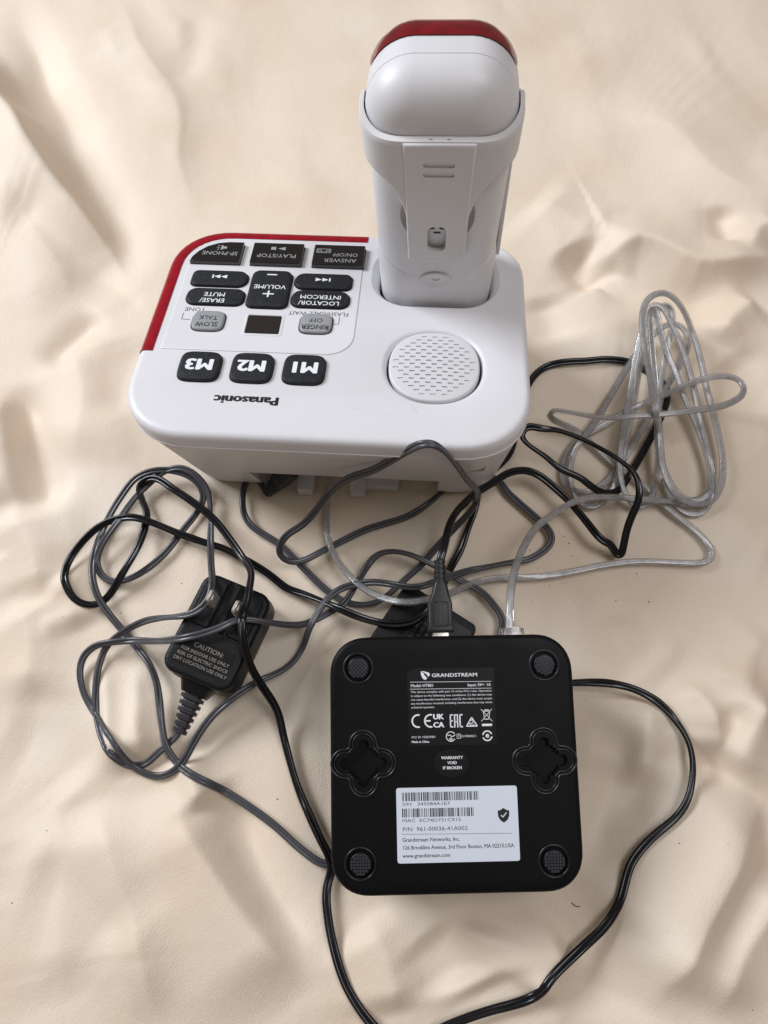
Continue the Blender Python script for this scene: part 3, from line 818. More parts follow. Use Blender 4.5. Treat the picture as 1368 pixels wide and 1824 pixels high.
# ================================================================== TELEPHONE ADAPTER BOX
Q = Matrix(((0.99896, -0.02315, 0.03923), (0.02966, 0.98453, -0.17267), (-0.03463, 0.17366, 0.98420)))
BOXPOSE = ((20.3, 0.8, 45.9))
ata = empty('telephone_adapter', BOXPOSE, Q.to_euler(), 'square black plastic box lying label side up with four round rubber feet', 'telephone adapter')
def sq(ins, R=15.5): return rr(50 - ins, 50 - ins, R - ins, 10, 0, 0, 2.2)
br = [(6.2, 0), (2.2, 0), (1.2, -.18), (.5, -.65), (.12, -1.3), (0, -2.1), (.1, -14), (.4, -24), (1.2, -27), (3.5, -28.6), (6, -29)]
casing = from_bm('casing', loft([[(x, y, z) for x, y in sq(i)] for i, z in br]), BOXM, ata)
FEET = [(-38.4, 37.7), (38.2, 37.5), (38.0, -38.2), (-38.4, -37.6)]
cut = bmesh.new()
for x, y in FEET:
    loft([[(a, b_, z) for a, b_ in circ(r, 32, x, y)] for r, z in ((4.9, -.9), (5.0, -.3), (5.3, .05), (5.4, .6))], cut)
def polar(lobes, boxes, cx, cy, n=96, grow=0.0):
    """outline of a union of circles and boxes round a centre"""
    out = []
    for i in range(n):
        a = 2 * math.pi * i / n; dx, dy = math.cos(a), math.sin(a); m = 0
        for lx, ly, r in lobes:
            b_ = lx * dx + ly * dy; q = (r + grow)**2 - (lx * lx + ly * ly - b_ * b_)
            if q > 0: m = max(m, b_ + math.sqrt(q))
        for hx, hy in boxes:
            m = max(m, min(hx / max(abs(dx), 1e-6), hy / max(abs(dy), 1e-6)))
        out.append((cx + m * dx, cy + m * dy))
    return out
QL = [(0, 0, 8.4), (7.4, 0, 5.5), (-7.4, 0, 5.5), (0, 7.2, 5.5), (0, -7.2, 5.5)]
def quatre(grow, cx, cy): return polar(QL, [], cx, cy, 96, grow)
def keyhole(cx, cy):
    q = []
    for k in range(4):
        d = 7.2 if k % 2 == 0 else 6.9
        loc_ = [(d + 2.2 * math.cos(rad(t)), 2.2 * math.sin(rad(t))) for t in range(-90, 91, 20)] + [(5.8, 2.2), (5.8, 3.6), (4.7, 3.6), (4.7, 4.7), (3.6, 4.7), (3.6, 5.8), (2.2, 5.8)]
        c, s_ = math.cos(k * math.pi / 2), math.sin(k * math.pi / 2)
        q += [(cx + c * x - s_ * y, cy + s_ * x + c * y) for x, y in loc_]
    return q
WALLM = [(-36.7, .2), (36.3, -.2)]
for cx, cy in WALLM:
    loft([[(x, y, z) for x, y in keyhole(cx, cy)] for z in (-2.6, 1.0)], cut)
boolean(casing, [from_bm('cutter', cut, None, ata)], smooth=30)
for cx, cy in WALLM:
    p = quatre(0, cx, cy); p = p + p[:1]
    rim = bmesh.new()
    bmp = sweep(np.array([(x, y, .05) for x, y in p]), circ(.5, 8), None, rim, False)
    p2 = quatre(-1.2, cx, cy); p2 = p2 + p2[:1]
    sweep(np.array([(x, y, .02) for x, y in p2]), circ(.3, 6), None, rim, False)
    from_bm('wall_mount_rim', rim, RIMM, ata, None, 180)
footme = None
for k, (x, y) in enumerate(FEET):
    if footme is None:
        f = from_bm('rubber_foot', pad(circ(4.35, 32), -.9, .9, .5, 3, .12), ADAPS, ata); footme = f.data
        g = bmesh.new()
        sweep(np.array([(a, b_, .05) for a, b_ in circ(6.0, 40) + circ(6.0, 40)[:1]]), circ(.42, 8), None, g, False)
        r_ = from_bm('foot_rim', g, RIMM, f, None, 180)
        rimme = r_.data
        g = bmesh.new()
        for i in range(-3, 4):
            for j in range(-3, 4):
                if math.hypot(i, j) * 1.15 < 3.7: box(g, i * 1.15 - .43, i * 1.15 + .43, j * 1.15 - .43, j * 1.15 + .43, .8, 1.3)
        tr_ = from_bm('tread', g, RUB, f, None, 0); treadme = tr_.data
    else:
        f = bpy.data.objects.new('rubber_foot', footme); COL.objects.link(f); f.parent = ata
        for nm, dm in (('foot_rim', rimme), ('tread', treadme)):
            o = bpy.data.objects.new(nm, dm); COL.objects.link(o); o.parent = f
    f.location = (x / 1000, y / 1000, 0); f.rotation_euler = (0, 0, (.78, .4, 0, 0)[k])
# black rating label
lb = from_bm('rating_label', pad([(-18.3, 6.45), (17.4, 6.4), (17.6, 36.9), (-15.4, 37.2), (-18.4, 34.5)], -.2, .12, .05, 1), LABB, ata, None, 0)
LZ = .125
def LT(s, size, x, y, parent=lb, m=INKW, align='LEFT', **k): return text('lettering', s, size, x, y, LZ, m, parent, None, align=align, h=.02, **k)
LT('GRANDSTREAM', 1.42, -8.3, 33.5, sx=1.30, bold=.02)
flat('logo', [[(-12.7, 35.9), (-12.6, 34.3), (-11.9, 32.9), (-10.9, 32.4), (-10.1, 33.1), (-11.2, 34.3), (-11.5, 35.0)][::-1], [(-12.6, 35.9), (-11.4, 35.9), (-9.4, 35.3), (-8.9, 34.6), (-9.6, 33.6), (-10.3, 34.6), (-11.0, 35.2)][::-1]], LZ, INKW, lb, None, .02)
flat('rule_line', [line(-17.2, 31.65, 16.1, 31.35, .16), line(-17.3, 28.85, 16.1, 28.65, .16)], LZ, INKW, lb, None, .02)
LT('Model: HT801', 1.15, -17.0, 29.65, bold=.015, sx=.98); LT('Input: 5V    1A', 1.15, 15.9, 29.55, align='RIGHT', bold=.015, sx=.98)
flat('dc_mark', [line(11.5, 30.25, 13.3, 30.25, .14), line(11.5, 29.95, 11.95, 29.95, .12), line(12.2, 29.95, 12.65, 29.95, .12), line(12.9, 29.95, 13.3, 29.95, .12)], LZ, INKW, lb, None, .02)
for i, s in enumerate(('This device complies with part 15 of the FCC rules. Operation', 'is subject to the following two conditions: (1) this device may', 'not cause harmful interference, and (2) this device must accept', 'any interference received, including interference that may cause', 'undesired operation.')):
    o = LT(s, .80, -17.0, 27.3 - 1.52 * i)
    w = max(v.co.x for v in o.data.vertices) - min(v.co.x for v in o.data.vertices)
    if i < 4:
        x0 = min(v.co.x for v in o.data.vertices)
        for v in o.data.vertices: v.co.x = x0 + (v.co.x - x0) * .0331 / w
# marks
flat('ce_mark', ringp(-14.3, 16.2, 2.4, .62, 75, 285, 16) + ringp(-9.2, 16.2, 2.4, .62, 75, 285, 16) + [line(-11.6, 16.2, -9.2, 16.2, .6)], LZ, INKW, lb, None, .02)
LT('UK', 2.0, -8.2, 16.8, bold=.06, sx=1.1); LT('CA', 2.0, -8.2, 13.6, bold=.06, sx=1.1)
def E_(x, w=1.35, y0=13.4, y1=18.6, t=.5): return [line(x + t / 2, y0, x + t / 2, y1, t), line(x, y0 + t / 2, x + w, y0 + t / 2, t), line(x, y1 - t / 2, x + w, y1 - t / 2, t)]
flat('eac_mark', E_(-1.4) + [line(-1.4, 16.0, -.2, 16.0, .5), line(.55, 13.4, .55, 18.6, .5), line(1.75, 13.4, 1.75, 18.6, .5), line(.4, 18.3, 1.9, 18.3, .5), line(.4, 15.6, 1.9, 15.6, .45)] + E_(2.5), LZ, INKW, lb, None, .02)
flat('rcm_mark', [line(5.2, 13.8, 9.8, 13.8, .45), line(5.3, 13.8, 7.5, 17.2, .45), line(7.5, 17.2, 9.7, 13.8, .45)] + ringp(7.5, 15.1, 1.05, .3, 40, 330, 14) + [line(6.9, 15.1, 7.4, 14.7, .3), line(7.4, 14.7, 8.3, 15.8, .3)], LZ, INKW, lb, None, .02)
flat('bin_mark', [line(11.4, 20.4, 15.9, 15.6, .2), line(15.9, 20.4, 11.4, 15.6, .2), line(12.3, 19.6, 12.8, 16.4, .25), line(15.0, 19.6, 14.5, 16.4, .25), line(12.2, 19.6, 15.2, 19.6, .35), line(12.8, 20.1, 14.6, 20.1, .25), line(12.8, 16.4, 14.5, 16.4, .3), [(11.6, 13.7), (15.7, 13.7), (15.7, 14.6), (11.6, 14.6)]], LZ, INKW, lb, None, .02)
LT('FCC ID: YZZHT801', .80, -17.1, 9.5, sx=1.02); LT('Made in China', .85, -17.1, 7.7, bold=.03)
flat('radio_mark', ringp(-1.2, 9.9, 1.85, .32, 30, 330, 20) + [line(-2.6, 10.4, -1.0, 10.4, .3), line(-1.4, 9.6, .6, 10.4, .3), line(-2.0, 9.0, -.4, 9.0, .25), line(-1.8, 8.6, -.6, 8.6, .2), line(-1.2, 8.3, -1.2, 9.2, .3)], LZ, INKW, lb, None, .02)
flat('t_box', [line(1.3, 9.1, 2.7, 9.1, .16), line(1.3, 10.8, 2.7, 10.8, .16), line(1.3, 9.1, 1.3, 10.8, .16), line(2.7, 9.1, 2.7, 10.8, .16), line(1.7, 10.4, 2.3, 10.4, .16), line(2, 9.5, 2, 10.4, .18)], LZ, INKW, lb, None, .02)
LT('D170009211', .85, 3.0, 9.5, sx=.98)
flat('recycle_mark', ringp(13.6, 9.9, 1.85, .5, 20, 170, 14) + ringp(13.6, 9.9, 1.85, .5, 200, 350, 14), LZ, INKW, lb, None, .02)
text('lettering', 'e', 2.1, 13.6, 9.2, LZ, INKW, lb, None, bold=.05, h=.02)
# warranty sticker
ws = from_bm('warranty_sticker', pad(superell(7.1, 5.3, 2.0, 40, -1.2, -.5), -.2, .10, .05, 1), LABB, ata, None, 0)
for i, s in enumerate(('WARRANTY', 'VOID', 'IF BROKEN')):
    text('lettering', s, 1.12, -1.0, 1.15 - 1.95 * i, .105, INKW, ws, None, bold=.03, h=.02, sx=.98)
# white serial label
lw = from_bm('serial_label', pad(rr(24.2, 14.15, 1.0, 4, .4, -23.7), -.2, .16, .06, 1), LABW, ata, None, 0)
LZ = .165
def bars(x0, x1, y0, y1, seed):
    r = random.Random(seed); out = []; x = x0
    while x < x1 - .2:
        w = r.choice((.16, .16, .3, .45)); out.append([(x, y0), (min(x + w, x1), y0), (min(x + w, x1), y1), (x, y1)]); x += w + r.choice((.16, .2, .34, .5))
    return out
flat('barcode', bars(-21.5, 9.3, -14.6, -11.3, 3), LZ, INKK, lw, None, .02)
flat('barcode', bars(-21.6, 6.9, -20.7, -17.4, 9), LZ, INKK, lw, None, .02)
def LW(s, size, x, y, w=None, **k):
    o = text('lettering', s, size, x, y, LZ, INKD, lw, None, align='LEFT', h=.02, **k)
    xs = [v.co.x for v in o.data.vertices]; x0, x1 = min(xs), max(xs)
    if w:
        for v in o.data.vertices: v.co.x = x0 + (v.co.x - x0) * (w / 1000) / (x1 - x0)
    return o
LW('S/N   345084A1E7', 1.22, -21.5, -16.3, 19.0); LW('MAC  EC74D731C915', 1.22, -21.6, -22.5, 23.1)
LW('P/N  961-00036-41A002', 1.55, -21.6, -25.9, 25.7)
flat('rule_line', [line(-21.8, -27.0, 21.7, -27.5, .14)], LZ, INKD, lw, None, .02)
LW('Grandstream Networks, Inc.', 1.45, -21.8, -29.8, 22.6, bold=.012); LW('126 Brookline Avenue, 3rd Floor Boston, MA 02215,USA', 1.45, -21.8, -32.7, 43.8, bold=.012); LW('www.grandstream.com', 1.45, -21.8, -35.7, 18.8, bold=.012)
sh = [(18.8, -17.9), (17.6, -18.7), (16.5, -18.9), (16.6, -21.0), (17.3, -22.4), (18.8, -23.5), (20.3, -22.4), (21.0, -21.0), (21.1, -18.9), (20.0, -18.7)]
shd = flat('shield_mark', [sh], LZ, INKK, lw, None, .02)
flat('check_mark', [line(17.7, -20.6, 18.5, -21.4, .4), line(18.4, -21.4, 20.0, -19.7, .4)], LZ + .025, LABW, shd, None, .02)

# ================================================================== WALL ADAPTER (left) AND ITS GREY CORD
A1 = (-87.6, 56.3, 0); A1R = rad(-21.7)
pa = empty('power_adapter', A1, (rad(-2), rad(3), A1R), 'black wall plug adapter with two metal prongs upward and a grey twin cord', 'power adapter')
W_, L_, H_ = 17.3, 24.2, 26.0
def ao(i, r=6.5): return rr(W_ - i, L_ - i, max(1, r - i), 6)
pr = [(2.5, 1.0), (.3, 3), (-.6, 8), (-.6, 12), (0, 20), (0, 23.8), (.25, 24.9), (.9, 25.7), (1.8, 26.0), (3.0, 26.0)]
hou = from_bm('housing', loft([[(x, y, z) for x, y in ao(i)] for i, z in pr]), ADAP, pa)
cut = bmesh.new()
for x in (-2.7, 2.7): box(cut, x - 1.7, x + 1.7, -1.0, 24, 24.3, 30)
boolean(hou, [from_bm('cutter', cut, None, pa)])
for x in (-1, 1):
    bmq = bmesh.new(); pad(rr(4.6, 11.4, (4 if x > 0 else .8, .8 if x > 0 else 4, 1 if x > 0 else .8, .8), 5, x * 9.3, 10.6), 25.6, 27.2, .6, 3, bm=bmq)
    from_bm('plug_platform', bmq, ADAP, pa)
    bmq = bmesh.new()
    o = [(y, z) for y, z in [(8.4, 25.5), (14.6, 25.5), (14.6, 40.2), (13.6, 42.2), (9.4, 42.2), (8.4, 40.2)]]
    loft([[(x * 6.35 - .75, y, z) for y, z in o], [(x * 6.35 + .75, y, z) for y, z in o]], bmq)
    bmesh.ops.bevel(bmq, geom=bmq.edges[:], offset=.3, segments=2, affect='EDGES', clamp_overlap=True)
    pg = from_bm('prong', bmq, METAL, pa)
    h_ = bmesh.new(); o = circ(1.5, 16, 11.5, 38.5)
    loft([[(x * 6.35 - 3, y, z) for y, z in o], [(x * 6.35 + 3, y, z) for y, z in o]], h_)
    boolean(pg, [from_bm('cutter', h_, None, pa)])
# lettering plate
lp = from_bm('caution_plate', pad(rr(13.0, 6.6, 1.5, 4, .2, -13.2), 25.8, 26.08, .05, 1), ADAPS, pa, None, 0)
INKT = mat('worn_ink', (.26, .235, .20), .55)
text('lettering', 'CAUTION:', 2.1, .5, -10.2, 26.09, INKT, lp, None, h=.02, sx=1.05)
for i, s in enumerate(('FOR INDOOR USE ONLY', 'RISK OF ELECTRIC SHOCK', 'DRY LOCATION USE ONLY')):
    text('lettering', s, 1.55, .3, -13.2 - 2.55 * i, 26.09, INKT, lp, None, h=.02, sx=.97)
# neck and ribbed strain relief
def ybox(rings): return loft([[(cx + hw * math.copysign(abs(math.cos(t)) ** .5, math.cos(t)), y, cz + hh * math.copysign(abs(math.sin(t)) ** .5, math.sin(t))) for t in [2 * math.pi * i / 24 for i in range(24)]] for y, hw, hh, cx, cz in rings])
nk = from_bm('neck', ybox([(-22, 9.6, 8.0, .5, 14), (-24.2, 9.4, 7.6, .5, 14), (-25.4, 8.0, 6.8, .5, 14), (-29.6, 6.0, 5.4, .5, 13.5)]), ADAPS, pa)
rg = []
y = -29.4
for k in range(6):
    r0 = 5.4 - .42 * k; z0 = 13.4 - 1.25 * k
    rg += [(y, r0 * .74, r0 * .7, .4, z0), (y - .7, r0 * .74, r0 * .7, .4, z0), (y - .8, r0, r0 * .92, .4, z0 - .2), (y - 2.5, r0 * .97, r0 * .9, .4, z0 - .8), (y - 2.6, r0 * .74, r0 * .7, .4, z0 - .8)]
    y -= 3.05
from_bm('strain_relief', ybox(rg), STRAIN, nk, None, 30)

def zz(pts, default=3.0):
    out = []
    for p in pts:
        z = p[2] if len(p) > 2 else default
        q = at(p[0], p[1], z)
        if len(p) < 4:   # rest on the cloth, not inside it
            g = ground(q.x, q.y)
            if q.z < g + 1.7: q = at(p[0], p[1], g + 1.7)
        out.append(tuple(q))
    return out
def lift(p, r):
    g = np.array([ground(x, y) for x, y, _ in p]); p[:, 2] = np.maximum(p[:, 2], g + r * 1.1)
    return smooth_path(p, 1)
def cord(name, pts, r, m, parent, tw=.7, seed=1, cells=14, base_tw=0.0, step=1.5, sect=None):
    p = lift(smooth_path(catmull(zz(pts), step), 3), r)
    t = wander(len(p), tw, cells, seed) + base_tw
    o = from_bm(name, sweep(p, sect or twin(r), t), m, parent, None, 60)
    o.matrix_basis = parent_inv(parent)
    return o, p, t
def parent_inv(par):
    m = Matrix.LocRotScale(par.location, par.rotation_euler, None); return m.inverted()

GREY = [(325, 1290, 11), (319, 1306, 7), (291, 1332, 3), (254, 1363, 3), (227, 1363, 3), (188, 1326, 4), (173, 1277, 4), (171, 1222, 4), (175, 1190, 4), (188, 1154, 4), (216, 1128, 7), (253, 1108, 12), (286, 1101, 21), (318, 1098, 28.5), (340, 1094, 30.5), (361, 1082, 31), (374, 1062, 31), (378, 1040, 30), (376, 1005, 19), (375, 970, 11), (375, 918, 6), (369, 872, 8), (347, 845, 10), (320, 833, 10), (290, 841, 8), (268, 860, 5),
        (241, 886, 6), (212, 926, 9), (185, 964, 7), (172, 997, 4), (178, 1021, 3), (198, 1036, 3), (225, 1033, 3), (258, 1016, 3), (296, 983, 3), (325, 945, 3), (350, 914, 3), (363, 886, 4), (356, 864, 6), (333, 846, 8), (296, 837, 9), (266, 840, 9), (241, 852, 8), (220, 878, 6), (198, 913, 4), (179, 953, 3), (166, 994, 4), (166, 1037, 7), (179, 1072, 7), (204, 1106, 4), (221, 1126, 3), (240, 1148, 3),
        (262, 1176, 6), (278, 1212, 7), (284, 1251, 6), (289, 1295, 7), (297, 1332, 8), (315, 1358, 5), (341, 1380, 4), (374, 1396, 4), (400, 1409, 4), (435, 1431, 4), (490, 1471, 4), (540, 1516, 4), (582, 1540, 3), (640, 1500, 3), (760, 1380, 3), (870, 1220, 3), (893, 1120, 4), (897, 1105, 5), (880, 1078, 5), (859, 1055, 5), (815, 1031, 6), (769, 1005, 11), (728, 987, 13), (693, 982, 12), (668, 991, 9), (651, 1013, 7), (639, 1033, 6),
        (628, 1051, 5), (613, 1075, 6), (591, 1088, 6), (567, 1101, 6), (542, 1112, 9), (510, 1113, 16), (475, 1108, 25), (444, 1103, 29), (417, 1105, 30), (400, 1115, 29.5), (363, 1128, 30), (330, 1136, 30), (305, 1140, 26), (275, 1142, 16), (232, 1141, 9), (199, 1144, 9), (170, 1150, 7), (148, 1170, 5), (142, 1196, 4), (147, 1229, 3), (164, 1264, 3), (183, 1290, 3), (205, 1328, 6), (232, 1361, 7), (258, 1378, 5), (282, 1383, 5), (308, 1375, 7), (328, 1354, 9), (348, 1317, 10),
        (374, 1280, 12), (403, 1252, 14), (454, 1217, 11), (506, 1192, 7), (528, 1172, 5), (541, 1149, 5), (551, 1119, 12), (569, 1086, 12), (586, 1064, 11), (608, 1048, 10), (637, 1040, 11), (663, 1037, 14), (700, 1041, 22), (732, 1046, 25), (750, 1045, 26), (767, 1039, 24), (802, 1027, 14), (837, 1016, 8), (881, 1007, 5), (918, 1000, 4), (940, 997, 4), (959, 988, 4), (979, 972, 4), (984, 957, 4), (977, 942, 4), (955, 922, 4), (922, 893, 4), (902, 874, 4), (892, 858, 3), (874, 847, 3),
        (850, 838, 2), (820, 850, 2), (797, 868, 2.5), (763, 897, 4), (728, 919, 4), (684, 933, 4), (652, 943, 4), (597, 970, 4), (571, 983, 4), (542, 998, 5), (516, 1001, 8), (499, 989, 12), (498, 972, 17), (510, 954, 22), (540, 934, 30), (562, 910, 38), (584, 880, 49), (619, 853, 62), (663, 838, 73), (700, 818, 82), (728, 801, 91), (750, 791, 97), (771, 790, 98), (791, 803, 93), (813, 829, 80), (831, 853, 66), (848, 873, 51), (850, 888, 42), (837, 912, 30), (811, 939, 20), (782, 970, 12), (750, 1007, 7), (725, 1029, 4), (701, 1051, 3), (679, 1069, 3), (652, 1077, 3), (628, 1075, 3), (602, 1066, 3), (575, 1046, 3),
        (542, 1013, 4), (516, 987, 5), (492, 965, 4), (472, 953, 4), (448, 937, 4), (435, 917, 4), (432, 893, 4), (434, 869, 3), (440, 852, 3), (452, 846, 2.5), (466, 862, 3), (473, 877, 5)]
cord('cord', GREY, .92, CORDG, pa, .95, 11, 70)
# right-angle barrel plug pushed into the base
e0, e1 = at(474, 879, 6.5), at(512, 842, 17)
ax = (e1 - e0).normalized(); sd_ = ax.cross(Vector((0, 0, 1))).normalized(); upv = sd_.cross(ax)
def prism(name, stations, m, parent, sm=30):
    rings = []
    for d, hw, hh in stations:
        c_ = e0 + ax * d
        rings.append([tuple(c_ + sd_ * x + upv * y) for x, y in rr(hw, hh, min(hw, hh) * .45, 3)])
    o = from_bm(name, loft(rings), m, parent, None, sm); o.matrix_basis = parent_inv(parent); return o
Ltot = (e1 - e0).length
st = []
for k in range(5):
    d = .2 + k * 1.9; h0 = 2.5 + .25 * k
    st += [(d, h0 - .5, h0 - .6), (d + .25, h0, h0 - .1), (d + 1.5, h0 + .15, h0), (d + 1.6, h0 - .4, h0 - .5)]
st += [(9.9, 4.0, 3.8), (Ltot * .75, 4.6, 4.2), (Ltot + 2.5, 4.6, 4.2)]
prism('barrel_plug', st, STRAIN, pa)

# ================================================================== USB WALL ADAPTER (under the box) AND ITS BLACK CORD
A2R = rad(57.2)
ua = empty('usb_power_adapter', (2.9, 48.0, 0), (0, 0, A2R), 'second black wall adapter half hidden under the square box with its black cord', 'power adapter')
hou = from_bm('housing', loft([[(x, y, z) for x, y in rr(28 - i, 20 - i, max(1, 3.2 - i), 5)] for i, z in ((2, .6), (0, 2.5), (-.2, 9), (0, 15), (.2, 17.2), (.8, 18.0), (2, 18.2))]), ADAP, ua)
lp = from_bm('rating_plate', pad(rr(25, 13.2, 1.2, 3, -1, -5.6), 18.0, 18.26, .05, 1), ADAPS, ua, None, 0)
INKF = mat('faded_ink', (.13, .13, .13), .55)
for i, s in enumerate(('SWITCHING ADAPTER', 'MODEL: S005-100-ZU', 'INPUT: 100-240V 0.2A MAX', 'OUTPUT: 5V 1.0A', 'E336751', 'STD. 0002')):
    text('lettering', s, 1.6, 17.5 if i < 4 else 12, 3.6 - 3.0 * i, 18.27, INKF, lp, None, align='RIGHT', h=.02)
BLACK = [(782, 1010, 51.3, 1), (784, 999, 52.3, 1), (788, 986, 53.0, 1), (793, 966, 51.5, 1), (800, 937, 48), (813, 912, 41), (831, 893, 34), (850, 877, 28), (881, 858, 22), (907, 842, 18), (937, 838, 15), (961, 847, 13), (988, 869, 12), (1014, 893, 11), (1042, 926, 11), (1067, 957, 12), (1078, 966, 11), (1083, 967, 11), (1088, 970, 10), (1093, 978, 8), (1097, 986, 6.5), (1102, 990, 6), (1107, 988, 6.5), (1111, 970, 9), (1117, 942, 14), (1128, 913, 20), (1138, 891, 24), (1139, 869, 26), (1132, 845, 27), (1115, 828, 27), (1086, 808, 27), (1053, 790, 26), (1023, 776, 26), (988, 765, 26), (964, 764, 26), (944, 758, 27), (932, 763, 27), (928, 777, 26), (942, 793, 24), (970, 812, 22), (999, 836, 19), (1032, 850, 16), (1049, 863, 14), (1067, 876, 11), (1086, 880, 8), (1104, 872, 6), (1119, 850, 4), (1137, 821, 3), (1163, 773, 3), (1177, 744, 3), (1187, 721, 3), (1189, 700, 3), (1184, 686, 3), (1171, 675, 3), (1159, 664, 3), (1142, 654, 3), (1117, 644, 3), (1080, 640, 4), (1045, 643, 4), (1006, 645, 4), (977, 651, 3), (960, 661, 3), (941, 685, 3), (928, 720, 2.5), (918, 765, 2.5), (912, 798, 2.5), (902, 816, 3),
         (888, 829, 4), (872, 843, 6), (855, 864, 9), (846, 910, 8), (833, 943, 6), (822, 976, 5), (802, 1013, 6), (785, 1050, 12), (772, 1075, 22), (758, 1090, 23), (741, 1106, 23), (715, 1112, 22), (680, 1110, 20), (640, 1099, 16), (597, 1081, 13), (562, 1066, 8), (532, 1055, 5), (510, 1048, 4), (492, 1033, 4), (472, 1018, 4), (446, 1002, 5), (422, 989, 5), (401, 978, 5), (360, 965, 6), (320, 951, 8), (266, 929, 10), (236, 921, 10), (214, 923, 9), (182, 934, 8), (152, 959, 6), (125, 994, 5), (115, 1021, 4), (120, 1048, 3), (136, 1070, 3), (158, 1078, 3), (179, 1075, 3), (198, 1056, 4), (220, 1018, 8), (244, 978, 9), (258, 940, 6), (262, 913, 5), (252, 888, 5), (247, 867, 6), (260, 854, 8), (279, 852, 10), (306, 869, 12), (347, 897, 12), (382, 926, 12), (412, 964, 13), (433, 994, 15), (447, 1018, 21), (444, 1048, 29), (438, 1080, 32), (431, 1102, 35), (432, 1133, 34), (438, 1162, 31), (448, 1190, 27), (462, 1215, 22), (489, 1256, 14), (497, 1275, 10), (505, 1311, 6), (511, 1335, 5), (530, 1401, 4), (560, 1471, 4), (575, 1503, 4), (587, 1525, 4), (592, 1550, 3),
         (584, 1570, 3), (581, 1596, 4), (585, 1640, 4), (593, 1681, 4), (605, 1725, 4), (621, 1765, 4), (660, 1822, 4), (700, 1855, 4), (750, 1848, 4), (804, 1824, 4), (869, 1801, 4), (925, 1786, 4), (954, 1774, 5), (970, 1760, 5), (984, 1740, 6), (1034, 1691, 6), (1079, 1648, 7), (1106, 1601, 8), (1115, 1565, 8), (1124, 1538, 8), (1140, 1515, 7), (1159, 1494, 7), (1209, 1451, 8), (1225, 1425, 9), (1233, 1390, 9), (1234, 1356, 9), (1228, 1325, 9), (1214, 1298, 9), (1179, 1256, 9), (1134, 1229, 9), (1084, 1217, 8), (1024, 1216, 6), (950, 1220, 4), (860, 1200, 4), (800, 1170, 6)]
cord('cord', BLACK, 1.02, CORDK, ua, 1.0, 5, 52)
# micro plug in the box's upper edge, built in the box's own tilt
Qm = Matrix.LocRotScale(ata.location, ata.rotation_euler, None)
PLB = parent_inv(ua) @ Qm
def yst(stations, n=5):
    return loft([[(cx + x, y, cz + z) for x, z in rr(hw, hh, min(hw, hh) * rf, n)] for y, hw, hh, cx, cz, rf in stations])
PZ_ = -8.0; PX = -3.4
plug = from_bm('usb_plug', yst([(51.4, 5.3, 3.3, PX, PZ_, .25), (51.9, 5.6, 3.6, PX, PZ_, .25), (53.8, 5.6, 3.6, PX, PZ_, .25), (54.2, 5.15, 3.4, PX, PZ_, .25), (63.5, 5.1, 3.4, PX + .1, PZ_, .25), (68, 3.6, 3.0, PX + .4, PZ_, .4), (72.0, 2.9, 2.6, PX + .6, PZ_, .6), (72.6, 2.8, 2.5, PX + .6, PZ_, .7)]), PLUGK, ua, PLB)
st = []
for k in range(5):
    y = 72.2 + k * 2.15; r0 = 2.75 - .06 * k
    st += [(y, r0 * .8, r0 * .75, PX + .6, PZ_, .9), (y + .2, r0, r0 * .9, PX + .6, PZ_, .9), (y + 1.4, r0, r0 * .9, PX + .6, PZ_, .9), (y + 1.55, r0 * .8, r0 * .75, PX + .6, PZ_, .9)]
sr_ = from_bm('strain_relief', yst(st), PLUGK, plug)
fr = bmesh.new(); o1 = rr(3.2, 5.0, 1.0, 4, PX, 59.2); p = [(x, y, PZ_ + 3.42) for x, y in o1]
sweep(np.array(p + p[:1]), circ(.22, 6), None, fr, False); from_bm('plug_panel_rim', fr, PLUGK, plug, None, 180)
flat('usb_mark', [line(PX, 56, PX, 62.2, .35), line(PX, 58, PX + 1.1, 59.2, .3), line(PX + 1.1, 59.2, PX + 1.1, 60.2, .3), line(PX, 57.2, PX - 1.1, 58.4, .3), line(PX - 1.1, 58.4, PX - 1.1, 59.2, .3), circ(.6, 12, PX, 55.8), [(PX - .5, 62), (PX + .5, 62), (PX, 63)], [(PX - .9, 63.6), (PX + .9, 63.6), (PX + .9, 64.2), (PX - .9, 64.2)]], PZ_ + 3.38, mat('embossed_black', (.028, .029, .032), .4), plug, None, .14)
from_bm('metal_shell', yst([(46, 3.5, .95, PX, PZ_ + 1.2, .4), (51.6, 3.5, .95, PX, PZ_ + 1.2, .4)]), METAL, plug)

